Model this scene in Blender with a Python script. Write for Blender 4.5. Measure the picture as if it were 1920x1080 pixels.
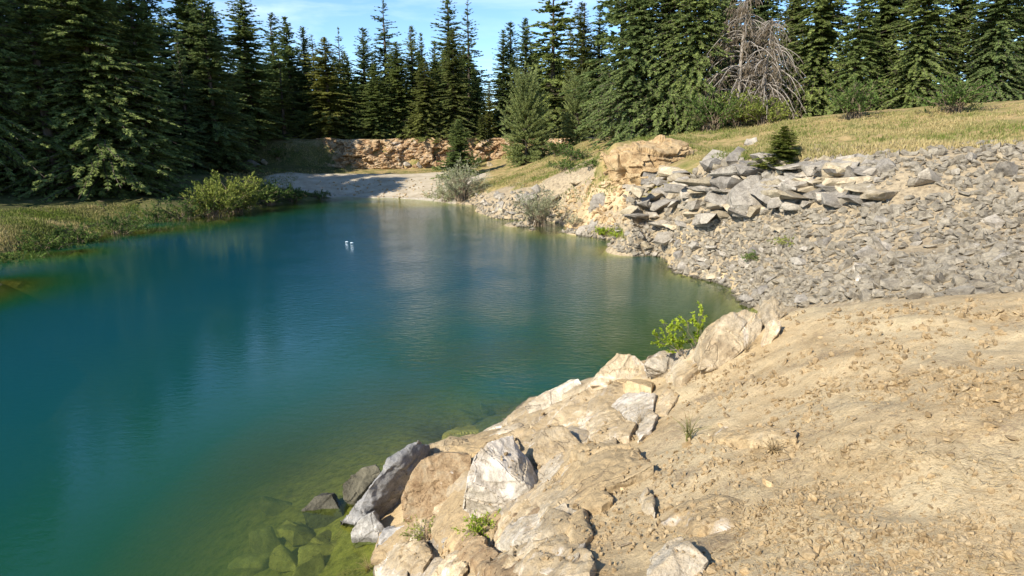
import bpy, bmesh, math, random
import numpy as np
from mathutils import Vector, Matrix

for o in list(bpy.data.objects):
    bpy.data.objects.remove(o)
S = bpy.context.scene
COL = S.collection
R = math.radians

# ------------------------------------------------------------------ camera
CAMZ, PITCH, F = 5.0, R(13.0), 1169.0
cd = bpy.data.cameras.new('camera'); cam = bpy.data.objects.new('camera', cd); COL.objects.link(cam)
cam.location = (0, 0, CAMZ); cam.rotation_euler = (R(90) - PITCH, 0, 0)
cd.sensor_width = 36; cd.lens = 36 * F / 1920; cd.clip_start = 0.05; cd.clip_end = 3000
S.camera = cam

# ------------------------------------------------------------------ sun, sky, exposure
SUN_EL = R(35); SUN_AZ = math.atan2(-0.72, -0.69)
SUN_DIR = Vector((math.sin(SUN_AZ) * math.cos(SUN_EL), math.cos(SUN_AZ) * math.cos(SUN_EL), math.sin(SUN_EL)))
sl = bpy.data.lights.new('sun', 'SUN'); sl.energy = 4.4; sl.angle = R(0.55); sl.color = (1.0, 0.93, 0.80)
so = bpy.data.objects.new('sun', sl); COL.objects.link(so)
so.rotation_euler = (-SUN_DIR).to_track_quat('-Z', 'Y').to_euler()
W = bpy.data.worlds.new('World'); S.world = W; W.use_nodes = True
wt = W.node_tree; wt.nodes.clear()
def wn(t, **k):
    n = wt.nodes.new(t)
    for a, b in k.items(): setattr(n, a, b)
    return n
sky = wn('ShaderNodeTexSky', sky_type='NISHITA', sun_disc=False, sun_elevation=SUN_EL, sun_rotation=SUN_AZ, altitude=1500, air_density=1.0, dust_density=0.15, ozone_density=3.0)
tc = wn('ShaderNodeTexCoord')
mp = wn('ShaderNodeMapping'); mp.inputs['Rotation'].default_value = (0.1, 0.5, 0.55); mp.inputs['Scale'].default_value = (1.6, 7.0, 9.0)
nz = wn('ShaderNodeTexNoise'); nz.inputs['Scale'].default_value = 1.15; nz.inputs['Detail'].default_value = 7; nz.inputs['Roughness'].default_value = 0.58; nz.inputs['Distortion'].default_value = 0.6
rp = wn('ShaderNodeValToRGB'); rp.color_ramp.elements[0].position = 0.545; rp.color_ramp.elements[0].color = (0, 0, 0, 1); rp.color_ramp.elements[1].position = 0.78; rp.color_ramp.elements[1].color = (0.42, 0.42, 0.42, 1)
mx = wn('ShaderNodeMix', data_type='RGBA'); mx.inputs[7].default_value = (7.5, 8.0, 8.6, 1)
bg = wn('ShaderNodeBackground'); bg.inputs['Strength'].default_value = 0.12
wo = wn('ShaderNodeOutputWorld'); L = wt.links.new
L(tc.outputs['Generated'], mp.inputs[0]); L(mp.outputs[0], nz.inputs[0]); L(nz.outputs[0], rp.inputs[0])
hs = wn('ShaderNodeHueSaturation'); hs.inputs['Saturation'].default_value = 1.1; L(sky.outputs[0], hs.inputs['Color'])
L(rp.outputs[0], mx.inputs[0]); L(hs.outputs[0], mx.inputs[6]); L(mx.outputs[2], bg.inputs[0]); L(bg.outputs[0], wo.inputs[0])
S.view_settings.view_transform = 'Standard'; S.view_settings.look = 'None'
S.view_settings.exposure = 1.0; S.view_settings.gamma = 1.0; S.view_settings.use_curve_mapping = False
S.cycles.max_bounces = 6; S.cycles.transparent_max_bounces = 12; S.cycles.use_denoising = True

# ------------------------------------------------------------------ helpers
rng = np.random.default_rng(7); random.seed(7)
def ray(px, py):
    dx = (np.asarray(px, float) - 960) / F; dy = (540 - np.asarray(py, float)) / F
    c, s = math.cos(PITCH), math.sin(PITCH)
    return np.stack([dx, c + dy * s, -s + dy * c], -1)
def G(px, py, z):
    d = ray(px, py); t = (z - CAMZ) / d[2]; return (d[0] * t, d[1] * t, z)
def P(px, py, Y):
    d = ray(px, py); t = Y / d[1]; return (d[0] * t, Y, CAMZ + d[2] * t)

def _hash(ix, iy, iz, seed):
    h = (ix.astype(np.int64) * 374761393 + iy.astype(np.int64) * 668265263 + iz.astype(np.int64) * 2147483647 + seed * 1274126177) & 0xffffffff
    h = ((h ^ (h >> 13)) * 1274126177) & 0xffffffff
    h = ((h ^ (h >> 16)) * 2246822519) & 0xffffffff
    return ((h ^ (h >> 15)) & 0xffff) / 32767.5 - 1.0
def noise3(p, seed=0):
    p = np.asarray(p, float); i = np.floor(p); f = p - i; f = f * f * (3 - 2 * f); i = i.astype(np.int64)
    out = 0
    for dx in (0, 1):
        for dy in (0, 1):
            for dz in (0, 1):
                w = (f[..., 0] if dx else 1 - f[..., 0]) * (f[..., 1] if dy else 1 - f[..., 1]) * (f[..., 2] if dz else 1 - f[..., 2])
                out = out + w * _hash(i[..., 0] + dx, i[..., 1] + dy, i[..., 2] + dz, seed)
    return out
def fbm3(p, octv=4, seed=0, gain=0.5):
    a, s, o = 1.0, 0.0, 0
    for k in range(octv):
        o = o + a * noise3(np.asarray(p) * (2.03 ** k) + 17.3 * k, seed + k); s += a; a *= gain
    return o / s
def fbm2(x, y, octv=4, seed=0, gain=0.5):
    return fbm3(np.stack([x, y, np.zeros_like(x) + 0.37], -1), octv, seed, gain)
def sstep(a, b, x):
    t = np.clip((x - a) / (b - a), 0, 1); return t * t * (3 - 2 * t)

def mk_mesh(name, V, Fc, mat=None, smooth=False, attrs=None):
    """V (n,3); Fc (m,k) array, or a list of such arrays"""
    V = np.asarray(V, np.float32).reshape(-1, 3)
    Fs = Fc if isinstance(Fc, list) else [Fc]
    Fs = [np.asarray(f, np.int32) for f in Fs if len(f)]
    me = bpy.data.meshes.new(name)
    me.vertices.add(len(V)); me.vertices.foreach_set('co', V.ravel())
    loops = np.concatenate([f.ravel() for f in Fs]); sizes = np.concatenate([np.full(len(f), f.shape[1], np.int32) for f in Fs])
    me.loops.add(len(loops)); me.loops.foreach_set('vertex_index', loops)
    me.polygons.add(len(sizes)); me.polygons.foreach_set('loop_start', np.concatenate([[0], np.cumsum(sizes)[:-1]]).astype(np.int32))
    me.polygons.foreach_set('use_smooth', np.full(len(sizes), smooth, bool))
    for k, v in (attrs or {}).items():
        v = np.asarray(v, np.float32)
        if v.ndim == 1: me.attributes.new(k, 'FLOAT', 'POINT').data.foreach_set('value', v)
        else: me.attributes.new(k, 'FLOAT_COLOR', 'POINT').data.foreach_set('color', v.ravel())
    me.update(calc_edges=True)
    if mat: me.materials.append(mat)
    return me
def link(name, me, parent=None, loc=None):
    o = bpy.data.objects.new(name, me); COL.objects.link(o)
    if parent: o.parent = parent
    if loc is not None: o.location = loc
    return o
def tag(o, label=None, cat=None, group=None, kind=None):
    for k, v in (('label', label), ('category', cat), ('group', group), ('kind', kind)):
        if v: o[k] = v
    return o
def thing(name, label, cat, loc, rz=0, scale=None, group=None):
    o = bpy.data.objects.new(name, None); COL.objects.link(o)
    o.empty_display_size = 0.2; o.location = loc; o.rotation_euler = (0, 0, rz)
    if scale is not None: o.scale = scale
    return tag(o, label, cat, group)
def unit(v): return v / np.maximum(np.linalg.norm(v, axis=-1, keepdims=True), 1e-9)
def tubes(Pts, rad, sides=4):
    """Pts (n,m,3), rad (n,m) -> verts, quads"""
    Pts = np.asarray(Pts, float); rad = np.asarray(rad, float); n, m, _ = Pts.shape
    T = unit(np.gradient(Pts, axis=1))
    ref = np.where(np.abs(T[..., 2:3]) > 0.8, np.array([1., 0, 0]), np.array([0., 0, 1.]))
    A = unit(np.cross(T, ref)); B = np.cross(T, A)
    th = np.arange(sides) * 2 * math.pi / sides
    V = Pts[:, :, None, :] + rad[:, :, None, None] * (np.cos(th)[:, None] * A[:, :, None, :] + np.sin(th)[:, None] * B[:, :, None, :])
    idx = np.arange(n * m * sides).reshape(n, m, sides)
    a = idx[:, :-1]; b = idx[:, 1:]
    q = np.stack([a, np.roll(a, -1, 2), np.roll(b, -1, 2), b], -1).reshape(-1, 4)
    return V.reshape(-1, 3), q
def blades(base, direc, side, ln, wd, fold=0.0):
    """diamond leaves: base (n,3), unit direction, unit side vector"""
    mid = base + direc * (ln * 0.45)[:, None]
    nrm = np.cross(direc, side) * (fold * wd)[:, None]
    V = np.stack([base, mid + side * (wd * 0.5)[:, None] + nrm, base + direc * ln[:, None], mid - side * (wd * 0.5)[:, None] + nrm], 1)
    return V.reshape(-1, 3), np.arange(len(base) * 4).reshape(-1, 4)
def merge(parts):
    Vs, Fs, off = [], [], 0
    for V, Fc in parts:
        Vs.append(V); Fs.append(Fc + off); off += len(V)
    return np.concatenate(Vs), Fs

# ------------------------------------------------------------------ materials
def mat(name):
    m = bpy.data.materials.new(name); m.use_nodes = True; nt = m.node_tree; nt.nodes.clear()
    def N(t, ins=None, **k):
        n = nt.nodes.new(t)
        for a, b in k.items(): setattr(n, a, b)
        for a, b in (ins or {}).items(): n.inputs[a].default_value = b
        return n
    return m, N, nt.links.new
def ramp(N, stops):
    r = N('ShaderNodeValToRGB'); e = r.color_ramp.elements
    while len(e) < len(stops): e.new(0.5)
    for x, (p, c) in zip(e, stops):
        x.position = p; x.color = (*c, 1) if len(c) == 3 else c
    return r
def rock_mat(name, c1, c2, c3, white=0.0, scale=1.0, bump=0.65, crack=0.6, rand=0.25, dust=0.0):
    m, N, K = mat(name)
    tc = N('ShaderNodeTexCoord'); geo = N('ShaderNodeNewGeometry'); oi = N('ShaderNodeObjectInfo')
    pos = geo.outputs['Position']
    n1 = N('ShaderNodeTexNoise', {'Scale': 2.2 * scale, 'Detail': 8, 'Roughness': 0.62, 'Distortion': 0.5}); K(pos, n1.inputs[0])
    n2 = N('ShaderNodeTexNoise', {'Scale': 14 * scale, 'Detail': 8, 'Roughness': 0.7}); K(pos, n2.inputs[0])
    n3 = N('ShaderNodeTexNoise', {'Scale': 70 * scale, 'Detail': 5, 'Roughness': 0.7}); K(pos, n3.inputs[0])
    r1 = ramp(N, [(0.32, c1), (0.5, c2), (0.68, c3)]); K(n1.outputs[0], r1.inputs[0])
    r2 = ramp(N, [(0.3, (0.55, 0.55, 0.55)), (0.55, (1, 1, 1)), (0.75, (1.25, 1.22, 1.18))]); K(n2.outputs[0], r2.inputs[0])
    mul = N('ShaderNodeMix', {0: 0.8}, data_type='RGBA', blend_type='MULTIPLY'); K(r1.outputs[0], mul.inputs[6]); K(r2.outputs[0], mul.inputs[7])
    r3 = ramp(N, [(0.34, (0.42, 0.41, 0.40)), (0.47, (0.95, 0.95, 0.95)), (0.75, (1.2, 1.2, 1.2))]); K(n3.outputs[0], r3.inputs[0])
    mul2 = N('ShaderNodeMix', {0: 0.7}, data_type='RGBA', blend_type='MULTIPLY'); K(mul.outputs[2], mul2.inputs[6]); K(r3.outputs[0], mul2.inputs[7])
    col = mul2.outputs[2]
    if white > 0:
        n4 = N('ShaderNodeTexNoise', {'Scale': 1.7 * scale, 'Detail': 9, 'Roughness': 0.68, 'Distortion': 1.2}); K(pos, n4.inputs[0])
        r4 = ramp(N, [(0.64 - 0.22 * white, (0, 0, 0)), (0.72 - 0.2 * white, (0.8, 0.8, 0.8))]); K(n4.outputs[0], r4.inputs[0])
        mw = N('ShaderNodeMix', {7: (0.66, 0.60, 0.52, 1)}, data_type='RGBA'); K(r4.outputs[0], mw.inputs[0]); K(col, mw.inputs[6]); col = mw.outputs[2]
    # random tint per stone
    rr = ramp(N, [(0, (1 - rand, 1 - rand, 1 - rand * 0.95)), (0.5, (1, 1, 1)), (1, (1 + rand, 1 + rand * 0.9, 1 + rand * 0.75))]); K(oi.outputs['Random'], rr.inputs[0])
    ml = N('ShaderNodeMix', {0: 1.0}, data_type='RGBA', blend_type='MULTIPLY'); K(col, ml.inputs[6]); K(rr.outputs[0], ml.inputs[7]); col = ml.outputs[2]
    if dust > 0:   # pale soil lying on the level parts of the stone
        sx = N('ShaderNodeSeparateXYZ'); K(geo.outputs['Normal'], sx.inputs[0])
        ad = N('ShaderNodeMath', operation='MULTIPLY_ADD'); K(n2.outputs[0], ad.inputs[0]); ad.inputs[1].default_value = 0.9; K(sx.outputs[2], ad.inputs[2])
        rd = ramp(N, [(0.98, (0, 0, 0)), (1.0, (dust, dust, dust))]);
        mr = N('ShaderNodeMapRange', {1: 1.1, 2: 1.5, 3: 0.0, 4: dust}); K(ad.outputs[0], mr.inputs[0])
        md = N('ShaderNodeMix', {7: (0.40, 0.29, 0.155, 1)}, data_type='RGBA'); K(mr.outputs[0], md.inputs[0]); K(col, md.inputs[6]); col = md.outputs[2]
    # cracks with dirt in them
    nc = N('ShaderNodeTexNoise', {'Scale': 1.1 * scale, 'Detail': 3, 'Roughness': 0.55, 'Distortion': 1.6}); K(pos, nc.inputs[0])
    su = N('ShaderNodeMath', {1: 0.5}, operation='SUBTRACT'); K(nc.outputs[0], su.inputs[0])
    ab = N('ShaderNodeMath', operation='ABSOLUTE'); K(su.outputs[0], ab.inputs[0])
    rc = ramp(N, [(0.0, (0.1, 0.1, 0.1)), (0.003, (0.5, 0.5, 0.5)), (0.007, (1, 1, 1))]); K(ab.outputs[0], rc.inputs[0])
    gate = ramp(N, [(0.44, (0, 0, 0)), (0.52, (1, 1, 1))]); K(n1.outputs[0], gate.inputs[0])
    mxg = N('ShaderNodeMath', operation='MAXIMUM'); K(rc.outputs[0], mxg.inputs[0]); K(gate.outputs[0], mxg.inputs[1])
    mc = N('ShaderNodeMix', {6: (c1[0] * 0.3, c1[1] * 0.27, c1[2] * 0.24, 1)}, data_type='RGBA')
    pw = N('ShaderNodeMath', {1: crack}, operation='POWER'); K(mxg.outputs[0], pw.inputs[0])
    K(pw.outputs[0], mc.inputs[0]); K(col, mc.inputs[7]); col = mc.outputs[2]
    if name in ('tan_rock', 'grey_tan_rock', 'blue_grey_rock', 'grey_rubble_rock', 'grey_scree_stone', 'crumbly_brown_rock', 'buff_rubble_rock'):   # wet stain just above the water
        sz_ = N('ShaderNodeSeparateXYZ'); K(pos, sz_.inputs[0])
        wa = N('ShaderNodeMath', operation='MULTIPLY_ADD'); K(n2.outputs[0], wa.inputs[0]); wa.inputs[1].default_value = -0.16; K(sz_.outputs[2], wa.inputs[2])
        wm = N('ShaderNodeMapRange', {1: -0.04, 2: 0.0, 3: 0.72, 4: 0.0}); K(wa.outputs[0], wm.inputs[0])
        mwt = N('ShaderNodeMix', {7: (0.055, 0.048, 0.032, 1)}, data_type='RGBA'); K(wm.outputs[0], mwt.inputs[0]); K(col, mwt.inputs[6]); col = mwt.outputs[2]
    b = N('ShaderNodeBsdfPrincipled', {'Roughness': 0.88, 'Specular IOR Level': 0.25}); K(col, b.inputs['Base Color'])
    h1 = N('ShaderNodeMath', operation='MULTIPLY_ADD'); K(n3.outputs[0], h1.inputs[0]); h1.inputs[1].default_value = 0.4; K(n2.outputs[0], h1.inputs[2])
    h2 = N('ShaderNodeMath', operation='MULTIPLY_ADD'); K(mxg.outputs[0], h2.inputs[0]); h2.inputs[1].default_value = 0.35; K(h1.outputs[0], h2.inputs[2])
    bp = N('ShaderNodeBump', {'Strength': bump, 'Distance': 0.06 / scale}); K(h2.outputs[0], bp.inputs['Height']); K(bp.outputs[0], b.inputs['Normal'])
    o = N('ShaderNodeOutputMaterial'); K(b.outputs[0], o.inputs[0])
    return m
M = {}
M['tan'] = rock_mat('tan_rock', (0.33, 0.25, 0.155), (0.47, 0.375, 0.245), (0.53, 0.445, 0.32), white=0.3, dust=0.9)
M['dusty'] = rock_mat('dust_covered_rock', (0.36, 0.26, 0.145), (0.47, 0.345, 0.19), (0.50, 0.395, 0.25), white=0.1, dust=1.0)
M['greytan'] = rock_mat('grey_tan_rock', (0.30, 0.255, 0.195), (0.45, 0.39, 0.30), (0.53, 0.475, 0.385), white=0.5, dust=0.65)
M['white'] = rock_mat('white_streaked_rock', (0.36, 0.30, 0.225), (0.49, 0.425, 0.33), (0.58, 0.53, 0.45), white=0.8, dust=0.4)
M['bluegrey'] = rock_mat('blue_grey_rock', (0.22, 0.215, 0.21), (0.36, 0.345, 0.32), (0.46, 0.44, 0.41), white=0.3)
M['crumbly'] = rock_mat('crumbly_brown_rock', (0.20, 0.12, 0.06), (0.36, 0.25, 0.14), (0.42, 0.33, 0.21), white=0.1, scale=2.6, bump=1.0, crack=1.0, dust=0.3)
M['wet'] = rock_mat('wet_dark_rock', (0.06, 0.055, 0.04), (0.11, 0.10, 0.07), (0.15, 0.135, 0.095), bump=0.6)
M['sunken'] = rock_mat('sunken_mossy_rock', (0.10, 0.08, 0.04), (0.23, 0.19, 0.09), (0.34, 0.29, 0.15), bump=0.4)
M['rubble'] = rock_mat('grey_rubble_rock', (0.21, 0.185, 0.15), (0.32, 0.285, 0.235), (0.41, 0.37, 0.305), white=0.1, scale=1.3, rand=0.32)
M['rubble_tan'] = rock_mat('buff_rubble_rock', (0.26, 0.21, 0.14), (0.38, 0.315, 0.215), (0.46, 0.40, 0.29), white=0.15, scale=1.3, rand=0.28)
M['cliff'] = rock_mat('orange_brown_cliff_rock', (0.36, 0.20, 0.095), (0.55, 0.37, 0.20), (0.62, 0.48, 0.31), white=0.25, scale=0.55, bump=1.0, crack=1.0)
M['outcrop'] = rock_mat('buff_outcrop_rock', (0.28, 0.18, 0.09), (0.42, 0.295, 0.155), (0.46, 0.345, 0.20), scale=0.8, bump=0.8, crack=0.8)
M['slope'] = rock_mat('tan_slope_stone', (0.28, 0.19, 0.10), (0.40, 0.29, 0.16), (0.46, 0.37, 0.24))
M['scree'] = rock_mat('grey_scree_stone', (0.185, 0.155, 0.115), (0.34, 0.295, 0.22), (0.47, 0.41, 0.31), scale=1.6, crack=0.01)
M['pebble'] = rock_mat('tan_gravel_stone', (0.26, 0.175, 0.085), (0.39, 0.28, 0.15), (0.46, 0.36, 0.22), scale=4, bump=0.2, crack=0.01)

def ground_mat():
    m, N, K = mat('ground_soil')
    geo = N('ShaderNodeNewGeometry'); pos = geo.outputs['Position']
    z1 = N('ShaderNodeAttribute', attribute_name='zone'); z2 = N('ShaderNodeAttribute', attribute_name='zone_more')
    s1 = N('ShaderNodeSeparateColor'); K(z1.outputs[0], s1.inputs[0]); s2 = N('ShaderNodeSeparateColor'); K(z2.outputs[0], s2.inputs[0])
    big = N('ShaderNodeTexNoise', {'Scale': 0.9, 'Detail': 9, 'Roughness': 0.65, 'Distortion': 0.4}); K(pos, big.inputs[0])
    mid = N('ShaderNodeTexNoise', {'Scale': 7, 'Detail': 8, 'Roughness': 0.7}); K(pos, mid.inputs[0])
    fin = N('ShaderNodeTexNoise', {'Scale': 60, 'Detail': 6, 'Roughness': 0.75}); K(pos, fin.inputs[0])
    dirt = ramp(N, [(0.28, (0.33, 0.225, 0.11)), (0.45, (0.47, 0.355, 0.205)), (0.6, (0.50, 0.395, 0.24)), (0.75, (0.51, 0.405, 0.24))]); K(big.outputs[0], dirt.inputs[0])
    grass = ramp(N, [(0.30, (0.10, 0.115, 0.03)), (0.45, (0.22, 0.19, 0.07)), (0.56, (0.34, 0.25, 0.115)), (0.72, (0.40, 0.29, 0.14))]); K(big.outputs[0], grass.inputs[0])
    grav = ramp(N, [(0.3, (0.33, 0.28, 0.21)), (0.6, (0.47, 0.42, 0.34))]); K(mid.outputs[0], grav.inputs[0])
    rub = ramp(N, [(0.3, (0.19, 0.15, 0.10)), (0.5, (0.32, 0.26, 0.175)), (0.7, (0.42, 0.33, 0.21))]); K(mid.outputs[0], rub.inputs[0])
    bed = ramp(N, [(0.3, (0.09, 0.08, 0.028)), (0.5, (0.19, 0.165, 0.06)), (0.7, (0.27, 0.23, 0.10))]); K(mid.outputs[0], bed.inputs[0])
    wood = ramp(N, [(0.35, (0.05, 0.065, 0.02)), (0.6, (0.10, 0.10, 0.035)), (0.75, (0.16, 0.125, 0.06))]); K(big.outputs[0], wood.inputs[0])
    cur = dirt.outputs[0]
    def over(cur, fac, col):
        # ragged edge: zone weight pushed by noise
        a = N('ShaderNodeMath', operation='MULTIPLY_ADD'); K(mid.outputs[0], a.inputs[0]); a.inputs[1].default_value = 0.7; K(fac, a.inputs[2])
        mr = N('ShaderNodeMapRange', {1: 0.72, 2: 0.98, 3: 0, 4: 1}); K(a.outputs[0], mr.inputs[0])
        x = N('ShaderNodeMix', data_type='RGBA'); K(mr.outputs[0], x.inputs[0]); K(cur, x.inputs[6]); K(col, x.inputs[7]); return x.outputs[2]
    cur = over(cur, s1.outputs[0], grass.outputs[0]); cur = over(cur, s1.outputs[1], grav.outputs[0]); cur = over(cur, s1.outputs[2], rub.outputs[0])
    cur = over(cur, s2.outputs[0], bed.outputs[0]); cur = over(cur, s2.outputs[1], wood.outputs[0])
    r2 = ramp(N, [(0.3, (0.68, 0.66, 0.62)), (0.5, (1, 1, 1)), (0.7, (1.15, 1.13, 1.1))]); K(mid.outputs[0], r2.inputs[0])
    a1 = N('ShaderNodeMix', {0: 0.75}, data_type='RGBA', blend_type='MULTIPLY'); K(cur, a1.inputs[6]); K(r2.outputs[0], a1.inputs[7])
    r3 = ramp(N, [(0.34, (0.6, 0.57, 0.53)), (0.5, (1, 1, 1)), (0.72, (1.18, 1.17, 1.15))]); K(fin.outputs[0], r3.inputs[0])
    a2 = N('ShaderNodeMix', {0: 0.75}, data_type='RGBA', blend_type='MULTIPLY'); K(a1.outputs[2], a2.inputs[6]); K(r3.outputs[0], a2.inputs[7])
    sp = N('ShaderNodeTexNoise', {'Scale': 28, 'Detail': 4, 'Roughness': 0.8}); K(pos, sp.inputs[0])
    lp = N('ShaderNodeTexNoise', {'Scale': 1.7, 'Detail': 5, 'Roughness': 0.6}); K(pos, lp.inputs[0])
    la = N('ShaderNodeMath', operation='MULTIPLY_ADD'); K(lp.outputs[0], la.inputs[0]); la.inputs[1].default_value = 0.9; K(sp.outputs[0], la.inputs[2])
    lm = N('ShaderNodeMapRange', {1: 1.02, 2: 1.14, 3: 0, 4: 0.75}); K(la.outputs[0], lm.inputs[0])
    a3 = N('ShaderNodeMix', {7: (0.24, 0.175, 0.11, 1)}, data_type='RGBA'); K(lm.outputs[0], a3.inputs[0]); K(a2.outputs[2], a3.inputs[6]); a2 = a3
    b = N('ShaderNodeBsdfPrincipled', {'Roughness': 0.95, 'Specular IOR Level': 0.1}); K(a2.outputs[2], b.inputs['Base Color'])
    h = N('ShaderNodeMath', operation='MULTIPLY_ADD'); K(fin.outputs[0], h.inputs[0]); h.inputs[1].default_value = 0.35; K(mid.outputs[0], h.inputs[2])
    bp = N('ShaderNodeBump', {'Strength': 0.75, 'Distance': 0.05}); K(h.outputs[0], bp.inputs['Height']); K(bp.outputs[0], b.inputs['Normal'])
    o = N('ShaderNodeOutputMaterial'); K(b.outputs[0], o.inputs[0]); return m
M['ground'] = ground_mat()

def leaf_mat(name, dark, light, var=0.2, trans=0.45):
    m, N, K = mat(name)
    at = N('ShaderNodeAttribute', attribute_name='tint'); oi = N('ShaderNodeObjectInfo')
    r = ramp(N, [(0.0, dark), (1.0, light)]); K(at.outputs['Fac'], r.inputs[0])
    rr = ramp(N, [(0, (1 - var, 1 - var * 0.8, 1 - var * 0.3)), (0.5, (1, 1, 1)), (1, (1 + var * 1.3, 1 + var * 0.8, 1.0))]); K(oi.outputs['Random'], rr.inputs[0])
    ml = N('ShaderNodeMix', {0: 1.0}, data_type='RGBA', blend_type='MULTIPLY'); K(r.outputs[0], ml.inputs[6]); K(rr.outputs[0], ml.inputs[7])
    d = N('ShaderNodeBsdfDiffuse'); t = N('ShaderNodeBsdfTranslucent'); K(ml.outputs[2], d.inputs[0]); K(ml.outputs[2], t.inputs[0])
    x = N('ShaderNodeMixShader', {0: trans}); K(d.outputs[0], x.inputs[1]); K(t.outputs[0], x.inputs[2])
    o = N('ShaderNodeOutputMaterial'); K(x.outputs[0], o.inputs[0]); return m
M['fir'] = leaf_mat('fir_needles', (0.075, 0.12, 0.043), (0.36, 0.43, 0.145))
M['fir_yellow'] = leaf_mat('yellow_green_fir_needles', (0.09, 0.118, 0.032), (0.38, 0.40, 0.12))
M['pine'] = leaf_mat('pine_needles', (0.14, 0.19, 0.07), (0.43, 0.49, 0.21), 0.12)
M['brown_needles'] = leaf_mat('dead_brown_needles', (0.13, 0.105, 0.075), (0.27, 0.22, 0.16), 0.1)
M['leaf_yellow'] = leaf_mat('yellow_green_leaves', (0.13, 0.17, 0.035), (0.36, 0.38, 0.09), 0.1, 0.35)
M['leaf_bright'] = leaf_mat('bright_green_leaves', (0.16, 0.24, 0.02), (0.42, 0.50, 0.06), 0.08, 0.4)
M['leaf_green'] = leaf_mat('green_leaves', (0.055, 0.10, 0.025), (0.15, 0.21, 0.055), 0.2, 0.3)
M['leaf_grey'] = leaf_mat('grey_green_willow_leaves', (0.20, 0.22, 0.12), (0.50, 0.50, 0.33), 0.1, 0.3)
M['grass'] = leaf_mat('dry_grass_blades', (0.13, 0.17, 0.035), (0.44, 0.35, 0.17), 0.1, 0.3)
M['straw'] = leaf_mat('straw', (0.17, 0.11, 0.06), (0.55, 0.42, 0.22), 0.1, 0.2)
def bark_mat(name, c1, c2):
    m, N, K = mat(name)
    tc = N('ShaderNodeTexCoord'); mpn = N('ShaderNodeMapping', {'Scale': (9, 9, 1.6)}); K(tc.outputs['Object'], mpn.inputs[0])
    n = N('ShaderNodeTexNoise', {'Scale': 1.5, 'Detail': 7, 'Roughness': 0.7}); K(mpn.outputs[0], n.inputs[0])
    r = ramp(N, [(0.35, c1), (0.65, c2)]); K(n.outputs[0], r.inputs[0])
    b = N('ShaderNodeBsdfPrincipled', {'Roughness': 0.9, 'Specular IOR Level': 0.1}); K(r.outputs[0], b.inputs['Base Color'])
    bp = N('ShaderNodeBump', {'Strength': 0.8, 'Distance': 0.05}); K(n.outputs[0], bp.inputs['Height']); K(bp.outputs[0], b.inputs['Normal'])
    o = N('ShaderNodeOutputMaterial'); K(b.outputs[0], o.inputs[0]); return m
M['bark'] = bark_mat('conifer_bark', (0.05, 0.038, 0.028), (0.15, 0.12, 0.095))
M['deadwood'] = bark_mat('weathered_dead_wood', (0.17, 0.145, 0.12), (0.37, 0.33, 0.285))
M['twig'] = bark_mat('shrub_twig', (0.14, 0.10, 0.06), (0.30, 0.24, 0.17))
def plain(name, c, rough=0.6):
    m, N, K = mat(name)
    geo = N('ShaderNodeNewGeometry'); n = N('ShaderNodeTexNoise', {'Scale': 25, 'Detail': 4}); K(geo.outputs['Position'], n.inputs[0])
    r = ramp(N, [(0.3, tuple(x * 0.85 for x in c)), (0.7, c)]); K(n.outputs[0], r.inputs[0])
    b = N('ShaderNodeBsdfPrincipled', {'Roughness': rough}); K(r.outputs[0], b.inputs['Base Color'])
    o = N('ShaderNodeOutputMaterial'); K(b.outputs[0], o.inputs[0]); return m
M['foam'] = plain('white_foam_plastic', (0.72, 0.82, 0.86))
def road_mat():
    m, N, K = mat('packed_gravel')
    geo = N('ShaderNodeNewGeometry'); pos = geo.outputs['Position']
    n = N('ShaderNodeTexNoise', {'Scale': 0.7, 'Detail': 9, 'Roughness': 0.65}); K(pos, n.inputs[0])
    n2 = N('ShaderNodeTexNoise', {'Scale': 12, 'Detail': 6, 'Roughness': 0.7}); K(pos, n2.inputs[0])
    r = ramp(N, [(0.3, (0.34, 0.28, 0.20)), (0.5, (0.46, 0.39, 0.285)), (0.7, (0.55, 0.48, 0.37))]); K(n.outputs[0], r.inputs[0])
    r2 = ramp(N, [(0.3, (0.7, 0.7, 0.7)), (0.6, (1, 1, 1))]); K(n2.outputs[0], r2.inputs[0])
    ml = N('ShaderNodeMix', {0: 0.8}, data_type='RGBA', blend_type='MULTIPLY'); K(r.outputs[0], ml.inputs[6]); K(r2.outputs[0], ml.inputs[7])
    b = N('ShaderNodeBsdfPrincipled', {'Roughness': 0.95, 'Specular IOR Level': 0.1}); K(ml.outputs[2], b.inputs['Base Color'])
    bp = N('ShaderNodeBump', {'Strength': 0.5, 'Distance': 0.06}); K(n2.outputs[0], bp.inputs['Height']); K(bp.outputs[0], b.inputs['Normal'])
    o = N('ShaderNodeOutputMaterial'); K(b.outputs[0], o.inputs[0]); return m
M['road'] = road_mat()
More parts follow.
